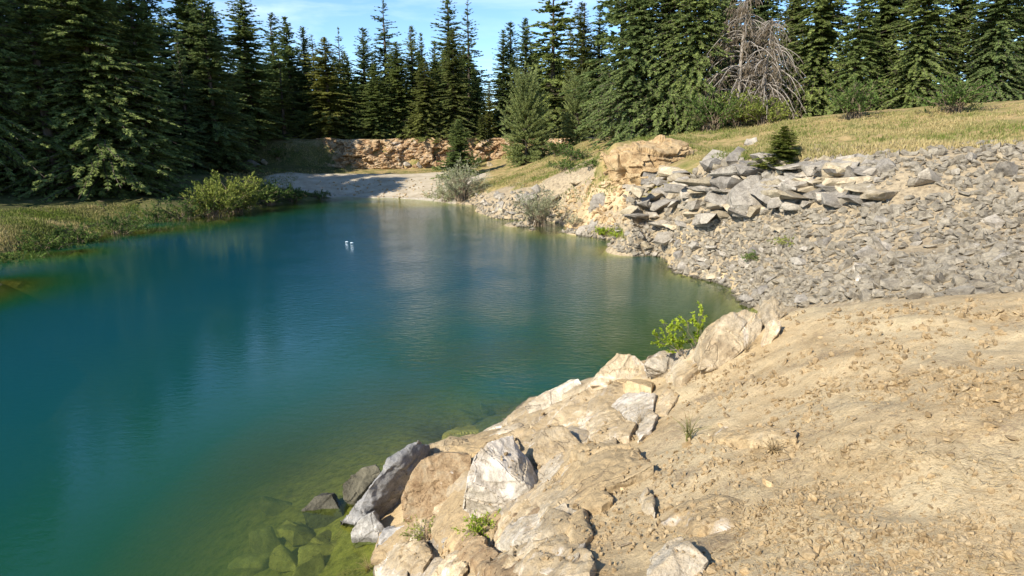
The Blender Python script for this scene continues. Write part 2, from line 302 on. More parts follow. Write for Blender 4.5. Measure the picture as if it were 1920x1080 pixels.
def water_mat():
    m, N, K = mat('lake_water')
    geo = N('ShaderNodeNewGeometry'); pos = geo.outputs['Position']
    dp = N('ShaderNodeAttribute', attribute_name='depth'); calm = N('ShaderNodeAttribute', attribute_name='calm')
    # water body: what is suspended in it hides the bed with depth
    e = N('ShaderNodeMath', {1: -1.0}, operation='MULTIPLY'); K(dp.outputs['Fac'], e.inputs[0])
    ex = N('ShaderNodeMath', {0: math.e}, operation='POWER'); K(e.outputs[0], ex.inputs[1])
    sc = N('ShaderNodeMath', {1: 0.25}, operation='MULTIPLY'); K(dp.outputs['Fac'], sc.inputs[0])
    cr = ramp(N, [(0.0, (0.10, 0.11, 0.022)), (0.15, (0.036, 0.080, 0.014)), (0.33, (0.007, 0.064, 0.026)), (0.6, (0.005, 0.055, 0.054)), (1.0, (0.005, 0.053, 0.077))]); K(sc.outputs[0], cr.inputs[0])
    tr = N('ShaderNodeBsdfTransparent', {0: (0.78, 0.89, 0.52, 1)}); df = N('ShaderNodeBsdfDiffuse'); K(cr.outputs[0], df.inputs[0])
    body = N('ShaderNodeMixShader'); K(ex.outputs[0], body.inputs[0]); K(df.outputs[0], body.inputs[1]); K(tr.outputs[0], body.inputs[2])
    # ripples
    mp = N('ShaderNodeMapping', {'Rotation': (0, 0, R(28)), 'Scale': (1.0, 2.3, 1.0)}); K(pos, mp.inputs[0])
    w1 = N('ShaderNodeTexNoise', {'Scale': 3.2, 'Detail': 5, 'Roughness': 0.62, 'Distortion': 0.4}); K(mp.outputs[0], w1.inputs[0])
    w2 = N('ShaderNodeTexNoise', {'Scale': 0.35, 'Detail': 3}); K(pos, w2.inputs[0])
    amp = N('ShaderNodeMapRange', {1: 0.35, 2: 0.65, 3: 0.5, 4: 1.0}); K(w2.outputs[0], amp.inputs[0])
    am = N('ShaderNodeMath', operation='MULTIPLY'); K(amp.outputs[0], am.inputs[0]); K(calm.outputs['Fac'], am.inputs[1])
    st = N('ShaderNodeMath', {1: 0.9}, operation='MULTIPLY'); K(am.outputs[0], st.inputs[0])
    bp = N('ShaderNodeBump', {'Distance': 0.045}); K(st.outputs[0], bp.inputs['Strength']); K(w1.outputs[0], bp.inputs['Height'])
    gl = N('ShaderNodeBsdfGlossy', {'Roughness': 0.04, 'Color': (0.95, 0.97, 1, 1)}); K(bp.outputs[0], gl.inputs['Normal'])
    lw = N('ShaderNodeLayerWeight', {'Blend': 0.5}); K(bp.outputs[0], lw.inputs['Normal'])
    p5 = N('ShaderNodeMath', {1: 5.0}, operation='POWER'); K(lw.outputs['Facing'], p5.inputs[0])
    fr = N('ShaderNodeMath', {1: 0.98, 2: 0.02}, operation='MULTIPLY_ADD'); K(p5.outputs[0], fr.inputs[0])   # Schlick, the same from above and below
    x = N('ShaderNodeMixShader'); K(fr.outputs[0], x.inputs[0]); K(body.outputs[0], x.inputs[1]); K(gl.outputs[0], x.inputs[2])
    o = N('ShaderNodeOutputMaterial'); K(x.outputs[0], o.inputs[0]); return m
M['water'] = water_mat()

# ------------------------------------------------------------------ terrain: one height function from surveyed points
CP = []     # (x, y, z, zone)  d dirt, g grass, v gravel, r rubble, b lake bed, s shaded forest floor
def cg(zone, *pts):
    for px, py, z in pts: CP.append((*G(px, py, z), zone))
def cp(zone, *pts):
    for px, py, Y in pts: CP.append((*P(px, py, Y), zone))
def cw(zone, *pts):
    for p in pts: CP.append((*p, zone))
cg('d', (1000, 1080, 2.2), (1200, 1080, 2.6), (1500, 1080, 3.0), (1700, 1080, 3.2), (1920, 1080, 3.3), (860, 1080, 1.0),
   (1100, 950, 2.1), (1300, 950, 2.6), (1500, 950, 3.0), (1750, 950, 3.25), (950, 980, 1.2), (820, 1000, 0.55), (1000, 850, 1.35), (1150, 850, 1.85), (1300, 820, 2.4),
   (1500, 800, 2.95), (1700, 780, 3.3), (1900, 760, 3.5), (900, 830, 0.72), (1050, 780, 1.2), (1180, 740, 1.72), (1350, 720, 2.4), (1500, 680, 2.95), (1700, 650, 3.3), (1900, 620, 3.5),
   (1180, 695, 1.85), (1300, 670, 2.15), (1400, 612, 2.65), (1500, 580, 3.0), (1700, 562, 3.3), (1900, 555, 3.5), (760, 1055, 0.25), (1100, 725, 1.35), (1000, 790, 0.75))
cw('d', (0, 0, 3.3), (0, 1.6, 2.75), (0, -3, 3.7), (5, -5, 4.2), (3, 0, 3.6), (0, -20, 5.5), (20, 0, 6), (25, 12, 6.5), (14, 6, 4.4), (9, 3, 3.9))
cw('r', (5.6, 9.6, 1.5), (8.5, 10, 2.4), (6.2, 13, 0.9), (10, 13, 2.6), (4.9, 11, 0.25), (13, 12, 3.6))
cw('b', (2.0, 9.9, 0.2), (3.3, 9.7, 0.45), (1.0, 10.2, -0.2), (0, 10.5, -0.5), (2.5, 11.6, -1.2), (0, 12.6, -2.0), (4.0, 12.2, -0.6), (5.2, 15, -0.4))
cg('b', (985, 778, 0.05), (845, 832, 0.02), (790, 848, 0.02), (640, 985, -0.12), (720, 1042, 0.03), (690, 1080, -0.02),
   (560, 950, -0.42), (560, 1080, -0.32), (650, 900, -0.42), (760, 810, -0.7), (900, 750, -0.9), (1000, 725, -0.9), (450, 950, -0.95), (420, 1080, -0.65), (250, 1080, -1.8), (600, 800, -1.9), (800, 700, -2.6), (1000, 650, -2.8),
   (420, 800, -3), (0, 900, -3.5), (0, 1080, -3.2), (600, 550, -4.2), (800, 500, -4.2), (1000, 520, -3.6), (1200, 570, -2.2), (300, 600, -4.2), (0, 650, -3), (500, 680, -4), (800, 600, -4),
   (880, 412, -0.7), (930, 442, -1.0), (1000, 458, -1.0), (1060, 468, -1.2), (1150, 495, -1.0), (1230, 535, -1.0), (1330, 575, -0.8),
   (700, 392, -0.5), (800, 398, -0.5), (600, 402, -1.0), (450, 440, -1.2), (300, 480, -2), (150, 540, -2), (700, 430, -2.4), (850, 440, -2.2))
cg('r', (890, 385, 0), (915, 405, 0), (960, 420, 0), (1000, 430, 0), (1060, 434, 0), (1120, 446, 0), (1200, 481, 0), (1280, 516, 0), (1390, 562, 0), (1430, 590, 0))
cg('v', (645, 368, 0), (700, 371, 0), (760, 373, 0), (830, 379, 0), (700, 352, 0.7), (600, 345, 1.0), (800, 345, 1.0), (700, 332, 1.55), (860, 330, 1.65), (560, 332, 1.6), (770, 362, .35))
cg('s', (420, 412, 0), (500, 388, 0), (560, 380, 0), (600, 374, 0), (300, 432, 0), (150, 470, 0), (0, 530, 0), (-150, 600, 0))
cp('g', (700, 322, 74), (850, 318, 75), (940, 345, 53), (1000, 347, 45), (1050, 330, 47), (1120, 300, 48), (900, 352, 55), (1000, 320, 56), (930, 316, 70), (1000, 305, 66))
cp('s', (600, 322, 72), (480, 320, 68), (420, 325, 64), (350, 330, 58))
cp('r', (960, 362, 43.5), (1030, 357, 42), (1000, 402, 39), (910, 366, 48))
cp('d', (1100, 400, 36), (1180, 345, 36))
cp('r', (1130, 352, 38.6), (1075, 375, 40.4))
cp('r', (1190, 338, 30.8), (1300, 322, 27.4), (1400, 318, 25.2), (1500, 312, 23.2), (1700, 300, 20.8), (1900, 290, 19),
   (1250, 420, 28.5), (1350, 450, 24), (1450, 450, 21.3), (1500, 450, 20), (1500, 550, 17.2), (1450, 560, 18), (1700, 450, 17), (1900, 430, 16), (1200, 420, 30.5), (1600, 520, 15.5))
cp('g', (1200, 300, 39), (1300, 300, 34), (1400, 298, 32), (1500, 296, 29), (1700, 280, 27), (1900, 270, 25), (1220, 268, 44), (1300, 250, 46), (1400, 243, 45), (1500, 224, 42), (1700, 207, 38), (1900, 195, 36), (1150, 280, 46), (1100, 264, 60), (1320, 275, 40), (1430, 270, 38), (1300, 290, 37.2), (1262, 303, 36.2), (1240, 322, 35), (1150, 271, 39.5), (1220, 260, 40), (1290, 264, 39.5), (1128, 296, 37.6))
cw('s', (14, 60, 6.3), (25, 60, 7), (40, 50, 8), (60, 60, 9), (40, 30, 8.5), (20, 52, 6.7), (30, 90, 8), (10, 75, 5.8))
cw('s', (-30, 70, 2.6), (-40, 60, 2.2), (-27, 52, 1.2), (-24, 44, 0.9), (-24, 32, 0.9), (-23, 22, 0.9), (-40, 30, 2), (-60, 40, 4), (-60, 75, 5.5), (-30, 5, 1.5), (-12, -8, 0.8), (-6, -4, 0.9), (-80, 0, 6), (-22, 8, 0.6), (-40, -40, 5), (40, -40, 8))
cw('b', (-3, 3.4, -0.35), (-4.2, 0, 0.1), (-8, 3, -2), (-12, 8, -3.5), (-15, 18, -3.0), (-10, 0, -1))
CPx = np.array([(a, b) for a, b, c, d in CP]); CPz = np.array([c for a, b, c, d in CP])
ZONES = 'dgvrbs'; CPo = np.array([[1.0 if d == q else 0.0 for q in ZONES] for a, b, c, d in CP])
def _phi(A, B):
    return np.sqrt(((A[:, None, :] - B[None, :, :]) ** 2).sum(-1) + 0.09)
_n = len(CPx); _A = np.zeros((_n + 3, _n + 3)); _A[:_n, :_n] = _phi(CPx, CPx) + np.eye(_n) * -0.02
_A[:_n, _n] = 1; _A[:_n, _n + 1:] = CPx; _A[_n, :_n] = 1; _A[_n + 1:, :_n] = CPx.T
_w = np.linalg.solve(_A, np.concatenate([CPz, [0, 0, 0]]))
WALLX = np.array([-200, -60, -45, -32, -27.5, -20, -8, 0.3, 7, 11, 14, 60, 300.])
WALLY = np.array([70, 66, 68, 72, 74, 76, 77, 78, 74.5, 68, 64, 64, 64.])
def plateau(x, y): return 5.55 + 0.012 * (y - 76) + 0.02 * np.maximum(x - 5, 0) + 0.12 * fbm2(x * 0.2, y * 0.2, 3, 5)
def base_height(x, y):
    out = np.empty(len(x)); zo = np.empty((len(x), 6))
    for i in range(0, len(x), 20000):
        q = np.stack([x[i:i + 20000], y[i:i + 20000]], -1); ph = _phi(q, CPx)
        out[i:i + 20000] = ph @ _w[:_n] + _w[_n] + q @ _w[_n + 1:]
        k = 1 / ph ** 5; zo[i:i + 20000] = (k @ CPo) / k.sum(1, keepdims=True)
    return out, zo
def height(x, y):
    x = np.asarray(x, float).ravel(); y = np.asarray(y, float).ravel()
    h, zo = base_height(x, y)
    far = np.hypot(x, y); h = np.where(far > 110, h + (6.5 - h) * sstep(110, 160, far), h)
    wy = np.interp(x, WALLX, WALLY) + 0.5 * fbm2(x * 0.35, x * 0 + 3, 3, 9)
    wd = np.interp(x, [-60, -30, -22, -17, 9, 14, 20], [9, 5, 1.2, 0.9, 0.9, 3, 12])
    s = sstep(0, 1, (y - wy) / wd)
    pl = np.maximum(plateau(x, y), np.where(x > 10, h, -9))
    h = h + (pl - h) * s
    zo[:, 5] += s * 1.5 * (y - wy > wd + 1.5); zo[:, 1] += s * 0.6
    dry = zo[:, 4] * (h > 0.03); zo[:, 4] -= dry; zo[:, 0] += dry * (x > -9); zo[:, 5] += dry * (x <= -9)
    zo /= zo.sum(1, keepdims=True)
    amp = zo @ np.array([0.05, 0.10, 0.03, 0.16, 0.10, 0.12])
    nearf = np.clip(far / 9, 0.25, 1)
    h = h + amp * nearf * 1.2 * fbm2(x * 0.8 / nearf, y * 0.8 / nearf, 5, 21, 0.55)
    h = h + (zo[:, 0]) * (0.035 * fbm2(x * 3.1, y * 3.1, 4, 31, 0.6) + 0.10 * fbm2(x * 1.3 + .4 * y, y * 1.0, 3, 37, 0.5))
    return h, zo

az = np.concatenate([np.arange(-180, -53, 3.0), np.arange(-53, 53.01, 0.17), np.arange(56, 180, 3.0)])
rr = [0.5]
while rr[-1] < 130: rr.append(rr[-1] * 1.0085)
while rr[-1] < 1500: rr.append(rr[-1] * 1.15)
rr = np.array(rr); na, nr = len(az), len(rr)
AZ, RR = np.meshgrid(np.radians(az), rr); GX = RR * np.sin(AZ); GY = RR * np.cos(AZ)
hz, zo = height(GX, GY); HZ = hz.reshape(nr, na); ZO = zo.reshape(nr, na, 6)
# hidden centre closed with a fan
V = np.concatenate([np.stack([GX.ravel(), GY.ravel(), HZ.ravel()], -1), [[0, 0, HZ[0].mean()]]])
ii = np.arange(nr * na).reshape(nr, na); nx_ = np.roll(ii, -1, 1)
q = np.stack([ii[:-1], nx_[:-1], nx_[1:], ii[1:]], -1).reshape(-1, 4)
fan = np.stack([np.full(na, nr * na), nx_[0], ii[0]], -1)
zz = np.concatenate([zo, zo[:1]])
one = np.ones((len(zz), 1))
ground = link('ground', mk_mesh('ground', V, [q, fan], M['ground'], True, {'zone': np.concatenate([zz[:, 1:2], zz[:, 2:3], zz[:, 3:4], one], 1), 'zone_more': np.concatenate([zz[:, 4:5], zz[:, 5:6], zz[:, 0:1], one], 1)}))
tag(ground, kind='structure')
fi = np.where((az >= -53) & (az <= 53))[0]; faz = az[fi]; FH = HZ[:, fi]
def gz(x, y):
    """height of the ground mesh under (x, y)"""
    x = np.atleast_1d(np.asarray(x, float)); y = np.atleast_1d(np.asarray(y, float))
    a = np.degrees(np.arctan2(x, y)); r = np.hypot(x, y)
    inside = (a > faz[0]) & (a < faz[-1]) & (r < 125)
    ci = np.clip((a - faz[0]) / 0.17, 0, len(faz) - 1.001); ri = np.clip(np.interp(r, rr, np.arange(nr)), 0, nr - 1.001)
    c0 = ci.astype(int); r0 = ri.astype(int); fc = ci - c0; fr_ = ri - r0
    v = (FH[r0, c0] * (1 - fc) + FH[r0, c0 + 1] * fc) * (1 - fr_) + (FH[r0 + 1, c0] * (1 - fc) + FH[r0 + 1, c0 + 1] * fc) * fr_
    if not inside.all():
        v = v.copy(); v[~inside] = height(x[~inside], y[~inside])[0]
    return v
def gz1(x, y): return float(gz(x, y)[0])
def hit(px, py):
    """where the ray through a photo pixel meets the ground"""
    d = ray(np.atleast_1d(px), np.atleast_1d(py)); hr = np.hypot(d[:, 0], d[:, 1])
    ci = np.clip(np.round((np.degrees(np.arctan2(d[:, 0], d[:, 1])) - faz[0]) / 0.17).astype(int), 0, len(faz) - 1)
    out = np.zeros((len(d), 3)); rs = rr[rr < 140]; n_ = len(rs)
    for i in range(0, len(d), 2000):
        zr = CAMZ + rs[None, :] * (d[i:i + 2000, 2] / hr[i:i + 2000])[:, None]
        below = FH[:n_, ci[i:i + 2000]].T >= zr
        k = np.where(below.any(1), below.argmax(1), n_ - 1)
        a = np.maximum(k - 1, 0); rows = np.arange(len(k))
        Hc = FH[:n_, ci[i:i + 2000]].T
        e0 = zr[rows, a] - Hc[rows, a]; e1 = zr[rows, k] - Hc[rows, k]; t = np.clip(e0 / np.maximum(e0 - e1, 1e-6), 0, 1)
        r_ = rs[a] + (rs[k] - rs[a]) * t
        out[i:i + 2000, 0] = d[i:i + 2000, 0] / hr[i:i + 2000] * r_; out[i:i + 2000, 1] = d[i:i + 2000, 1] / hr[i:i + 2000] * r_
    out[:, 2] = gz(out[:, 0], out[:, 1]); return out
def hit1(px, py): return hit([px], [py])[0]

# ------------------------------------------------------------------ lake
waz = np.concatenate([np.arange(-150, -50, 2.5), np.arange(-50, 45, 0.3)]); wr = [2.0]
while wr[-1] < 75: wr.append(wr[-1] * 1.015)
wr = np.array(wr); A2, R2 = np.meshgrid(np.radians(waz), wr); WX = R2 * np.sin(A2); WY = R2 * np.cos(A2)
WH = gz(WX.ravel(), WY.ravel()).reshape(WX.shape)
keep = WH < 0.25; ii = np.arange(WX.size).reshape(WX.shape)
q = np.stack([ii[:-1, :-1], ii[:-1, 1:], ii[1:, 1:], ii[1:, :-1]], -1).reshape(-1, 4)
q = q[keep.ravel()[q].any(1)]
used = np.unique(q); remap = np.zeros(WX.size, int); remap[used] = np.arange(len(used))
dep = np.clip(-WH.ravel()[used], 0, 9)
ux, uy = WX.ravel()[used], WY.ravel()[used]
calm = 0.10 + 0.90 * sstep(1.5, 6.0, np.abs(0.0) + (uy * 0.42 + 1.2 - ux) * 1.0 - 0.0)   # sheltered water under the rocky right bank
calm = np.minimum(calm, 0.15 + 0.85 * sstep(1.0, 7.0, ux + 0.46 * uy + 1.0 + 0.0 * uy)); calm = np.clip(calm * (0.55 + 0.45 * sstep(0.2, 2.0, dep)), 0.06, 1)
lake = link('lake_water', mk_mesh('lake_water', np.stack([ux, uy, ux * 0], -1), remap[q], M['water'], True, {'depth': dep, 'calm': calm}))
tag(lake, kind='structure')

# ------------------------------------------------------------------ gravel road and landing
npx = np.linspace(520, 885, 120); near_y = np.interp(npx, [520, 560, 640, 700, 800, 850, 885], [345, 352, 366, 369, 370, 345, 330]); far_y = np.interp(npx, [520, 640, 760, 830, 885], [327, 326, 327, 323, 321])
nv = 30; grid = []
for k in range(nv):
    f_ = k / (nv - 1); grid.append(hit(npx, near_y * (1 - f_) + far_y * f_))
g0 = np.array(grid)
g0[..., 0] += 0.4 * fbm2(g0[..., 0] * 0.4, g0[..., 1] * 0.4, 3, 77)
g0[..., 2] = gz(g0[..., 0].ravel(), g0[..., 1].ravel()).reshape(g0.shape[:2]) + 0.03
ii = np.arange(nv * len(npx)).reshape(nv, -1)
q = np.stack([ii[:-1, :-1], ii[:-1, 1:], ii[1:, 1:], ii[1:, :-1]], -1).reshape(-1, 4)
tag(link('gravel_road', mk_mesh('gravel_road', g0.reshape(-1, 3), q, M['road'], True)), kind='structure')
#LANDMARK_CLIFF
# ------------------------------------------------------------------ quarry cliff: a broken rock face in front of the plateau step
cu = np.arange(-23.5, 12.0, 0.11); cv = np.linspace(-0.15, 1.0, 60)
U, Vv = np.meshgrid(cu, cv)
wy = np.interp(cu, WALLX, WALLY); yb = wy - 0.15
foot = gz(cu, yb - 0.6); top = plateau(cu, wy + 1.2) + 0.05 + 0.28 * fbm2(cu * .5, cu * 0, 4, 44)
Zc = foot[None, :] + (top - foot)[None, :] * Vv
pp = np.stack([U * 0.55, Zc * 1.1, U * 0 + 1.3], -1)
warp = 0.8 * np.stack([fbm3(pp * 1.7, 3, 3), fbm3(pp * 1.7 + 9, 3, 4), U * 0], -1)
seeds = np.stack([rng.uniform(-30, 12, 190), rng.uniform(0.8, 6.4, 190)], -1); off = rng.uniform(-0.8, 0.8, 190) * np.where(rng.random(190) < 0.22, 1.8, 1)
q2 = np.stack([U + warp[..., 0], (Zc + warp[..., 1]) * 1.35], -1).reshape(-1, 2); sd = seeds * np.array([1, 1.35])
d2 = np.sqrt(((q2[:, None, :] - sd[None]) ** 2).sum(-1)); o2 = np.argsort(d2, 1)[:, :2]
f1 = np.take_along_axis(d2, o2[:, :1], 1)[:, 0]; f2 = np.take_along_axis(d2, o2[:, 1:2], 1)[:, 0]
push = off[o2[:, 0]] - 0.12 * np.exp(-((f2 - f1) / 0.12) ** 2)
push = push.reshape(U.shape) + 0.9 * fbm3(pp * 1.2, 5, 11, 0.62) + 0.16 * np.abs(fbm3(pp * np.array([2, 7, 1]), 3, 15))
endf = np.clip(np.minimum((cu + 23.5) / 3.0, (12 - cu) / 2.0), 0, 1)
Yc = yb[None, :] + 0.75 * Vv - (push + 0.35) * endf[None, :] * np.sin(np.clip(Vv, 0, 1) * math.pi) ** 0.35 + (1 - endf[None, :]) * 1.4
capY = Yc[-1] + 2.2; Yc = np.vstack([Yc, capY]); Xc = np.vstack([U, U[-1]]); Zc = np.vstack([Zc, np.minimum(Zc[-1], plateau(cu, capY)) - 0.05])
ii = np.arange(Xc.size).reshape(Xc.shape)
q = np.stack([ii[:-1, :-1], ii[:-1, 1:], ii[1:, 1:], ii[1:, :-1]], -1).reshape(-1, 4)
tag(link('cliff', mk_mesh('cliff', np.stack([Xc, Yc, Zc], -1).reshape(-1, 3), q, M['cliff'], False)), kind='structure')

# ------------------------------------------------------------------ rocks
def inpoly(px, py, poly):
    poly = np.array(poly, float); c = np.zeros(len(px), bool); j = len(poly) - 1
    for i in range(len(poly)):
        xi, yi = poly[i]; xj, yj = poly[j]
        c ^= ((yi > py) != (yj > py)) & (px < (xj - xi) * (py - yi) / (yj - yi + 1e-9) + xi); j = i
    return c
def refine(bm, target, rounds=7):
    for _ in range(rounds):
        bmesh.ops.triangulate(bm, faces=bm.faces[:])
        es = [e for e in bm.edges if e.calc_length() > target]
        if not es or len(bm.verts) > 14000: break
        bmesh.ops.subdivide_edges(bm, edges=es, cuts=1)
    bmesh.ops.triangulate(bm, faces=bm.faces[:])
def rock_mesh(name, pts, target, material, seed=0, chip=1.0, round_=1, smooth=True, cells=26, strata=0):
    pts = np.asarray(pts, float)
    bm = bmesh.new(); vs = [bm.verts.new(p) for p in pts]
    g = bmesh.ops.convex_hull(bm, input=vs)
    bmesh.ops.delete(bm, geom=[v for v in bm.verts if not v.link_faces], context='VERTS')
    refine(bm, target)
    for _ in range(round_): bmesh.ops.smooth_vert(bm, verts=bm.verts[:], factor=0.5, use_axis_x=True, use_axis_y=True, use_axis_z=True)
    bm.normal_update()
    V = np.array([v.co[:] for v in bm.verts]); Nn = np.array([v.normal[:] for v in bm.verts])
    size = float(np.median(V.max(0) - V.min(0))); r = np.random.default_rng(seed + 100)
    sd = V[r.integers(0, len(V), cells)] + r.normal(0, 0.05 * size, (cells, 3)); st = np.array([1, 1, 1.4])
    wv = V + 0.06 * size * np.stack([fbm3(V * (4 / size) + k * 7, 3, seed + k) for k in range(3)], -1)
    d = np.sqrt((((wv[:, None] - sd[None]) * st) ** 2).sum(-1)); o = np.argsort(d, 1)
    f1 = d[np.arange(len(V)), o[:, 0]]; f2 = d[np.arange(len(V)), o[:, 1]]
    push = r.uniform(-0.04, 0.02, cells)[o[:, 0]] * size * sstep(0, 0.10 * size, f2 - f1)
    push -= 0.022 * size * np.exp(-((f2 - f1) / (0.015 * size + 0.8 * target)) ** 2) * (r.random(cells)[o[:, 0]] > 0.7)
    push += 0.055 * size * fbm3(V * (2.6 / size), 5, seed + 9, 0.6) + 0.012 * size * fbm3(V * (14 / size), 3, seed + 19, 0.6)
    if strata:
        zl = V[:, 2] * strata + 2.2 * fbm3(V * np.array([.45, .45, .9]), 4, seed + 3); push += .055 * size * (_hash(np.floor(zl), np.floor(V[:, 0] * .9 + 1.5 * fbm3(V * .7, 2, seed)), np.zeros(len(V)), seed)) * (.25 + .75 * (fbm3(V * .5 + 3, 2, seed + 5) > 0))
        zj = V[:, 0] * .75 + 1.2 * fbm3(V * np.array([.5, .5, .15]), 3, seed + 6); push -= .09 * size * np.exp(-(((zj % 1) - .5) / .06) ** 2) * (V[:, 2] < np.percentile(V[:, 2], 75))
    V = V + Nn * (push * chip)[:, None]
    for v, c in zip(bm.verts, V): v.co = c
    me = bpy.data.meshes.new(name); bm.to_mesh(me); bm.free()
    me.materials.append(material)
    me.polygons.foreach_set('use_smooth', np.full(len(me.polygons), smooth, bool))
    return me
def sharp(me, deg=32):
    me.set_sharp_from_angle(angle=R(deg))
def place_rock(name, pts, material, label, cat='boulder', group=None, target=0.03, seed=0, chip=1.0, round_=1, cells=26, strata=0):
    pts = np.asarray(pts, float); c = pts.mean(0); c[2] = pts[:, 2].min()
    me = rock_mesh(name, pts - c, target, material, seed, chip, round_, True, cells, strata); sharp(me)
    return tag(link(name, me, None, c), label, cat, group)
def boulder_pts(base, outline, thick, drop=.15):
    """outline in photo pixels with distance offsets, thickness given away from the viewer"""
    b = hit1(*base); out = []
    for px, py, dy in outline:
        p = np.array(P(px, py, b[1] + dy)); out.append(p)
    out = np.array(out); c = out.mean(0)
    back = c + (out - c) * 0.75 + np.array([0, thick, -0.25 * thick])
    low = out.copy(); low[:, 2] = np.minimum(low[:, 2], b[2]) - drop; low[:, 1] += 0.1
    lowc = low.mean(0); low = lowc + (low - lowc) * 0.8
    return np.concatenate([out, back, low])
def slab_pts(outline, rise, depth=0.35, bulge=0.0):
    o = np.array(outline, float); p = hit(o[:, 0], o[:, 1]); c = p.mean(0)
    topp = p + np.array([0, 0, rise]); inner = c + (p - c) * 0.6 + np.array([0, 0, rise + bulge]); low = c + (p - c) * 1.03; low[:, 2] = p[:, 2] - depth
    return np.concatenate([c + (topp - c) * 0.96, inner, low])
BOULDERS = [
 ('white', (930, 968), [(862, 955, 0), (872, 905, -.05), (890, 852, 0.12), (915, 828, .3), (962, 815, .5), (1003, 880, .38), (1035, 935, .15), (1005, 955, -.02), (930, 975, -.08), (985, 903, -.06)], .5, 'big white streaked block with a dark cleft on its right side'),
 ('bluegrey', (700, 990), [(785, 827, .55), (803, 838, .95), (725, 868, .3), (676, 930, .12), (630, 983, .05), (662, 988, -.1), (738, 984, .4), (756, 905, .75), (692, 912, .0), (700, 950, -.02)], .25, 'tilted blue grey slab at the water edge with its broad face in shade'),
 ('bluegrey', (690, 1025), [(700, 958, .12), (655, 1000, .03), (664, 1028, 0), (712, 1018, 0), (722, 992, .1), (672, 975, .08)], .2, 'pale grey pointed stone standing below the tilted slab'),
 ('bluegrey', (725, 1032), [(718, 995, .1), (760, 985, .12), (768, 1008, .04), (703, 1022, 0), (702, 1036, 0), (748, 1030, 0)], .2, 'small pale grey stone beside the pointed stone by the water'),
 ('crumbly', (800, 980), [(750, 935, .15), (768, 895, .3), (790, 862, .5), (835, 846, .55), (885, 852, .5), (886, 900, .3), (872, 955, .05), (800, 984, 0), (757, 975, .02)], .4, 'crumbling brown rock between the tilted slab and the white block'),
 ('tan', (830, 868), [(783, 862, 0), (802, 836, .15), (838, 824, .25), (888, 832, .2), (884, 852, 0), (832, 872, -.05)], .35, 'flat tan rock above the crumbling brown rock'),
 ('greytan', (900, 822), [(843, 817, 0), (850, 804, .08), (940, 785, .12), (988, 772, .15), (990, 790, .02), (940, 806, 0), (900, 826, -.03), (850, 824, -.03)], .3, 'long pale slab leaning along the water edge left of the higher slab'),
 ('greytan', (1030, 772), [(980, 762, .0), (1012, 742, .1), (1085, 708, .2), (1093, 722, .15), (1100, 732, .1), (1070, 748, 0), (1022, 776, -.04), (990, 777, -.02)], .35, 'upper pale slab with a straight edge jutting over the water'),
 ('tan', (1160, 722), [(1105, 724, 0), (1130, 690, .1), (1162, 661, .2), (1190, 665, .2), (1218, 690, .1), (1208, 712, 0), (1150, 724, -.05)], .4, 'rounded peaked rock on the crest below the grass stalks'),
 ('greytan', (1265, 693), [(1205, 684, 0), (1240, 660, .15), (1290, 658, .2), (1332, 688, .05), (1250, 698, -.03)], .4, 'low flat rock on the crest at the foot of the green bush'),
 ('tan', (1350, 690), [(1310, 692, 0), (1325, 642, .1), (1345, 608, .2), (1378, 584, .35), (1402, 577, .4), (1430, 596, .35), (1427, 632, .2), (1395, 655, .05), (1350, 690, 0)], .5, 'largest boulder of the crest right of the green bush'),
 ('tan', (1452, 606), [(1428, 600, .0), (1450, 556, .2), (1462, 568, .2), (1478, 584, .15), (1445, 622, -.03)], .3, 'pointed rock rising behind the largest crest boulder'),
 ('tan', (1448, 640), [(1430, 648, 0), (1452, 595, .1), (1466, 602, .1), (1462, 620, .02), (1444, 646, -.02)], .15, 'small upright stone on the dirt right of the largest crest boulder'),
 ('tan', (1030, 880), [(998, 848, .1), (1015, 806, .3), (1060, 800, .35), (1088, 830, .2), (1052, 872, 0), (1012, 884, 0)], .35, 'pale lumpy rock behind the cleft of the white block'),
 ('bluegrey', (700, 945), [(640, 908, .1), (672, 880, .25), (704, 872, .3), (714, 886, .25), (664, 940, 0), (645, 936, 0)], .3, 'dark wet rock standing in the water behind the tilted slab'),
 ('bluegrey', (605, 985), [(566, 958, 0), (590, 931, .15), (622, 927, .15), (645, 972, 0), (618, 1000, -.05), (570, 985, -.05)], .3, 'dark wet rock with a pale top farthest out in the shallows'),
 ('greytan', (1280, 1085), [(1215, 1085, 0), (1258, 1042, .08), (1300, 1022, .12), (1328, 1052, .03), (1312, 1088, 0)], .2, 'half buried grey rock at the bottom of the dirt slope'),
]
for k, (m_, base, outl, th, lab) in enumerate(BOULDERS):
    if 'wet' in lab: m_ = 'wet'
    place_rock('boulder', boulder_pts(base, outl, th), M[m_], lab, target=0.02, seed=k * 3, chip=1.1, cells=15)
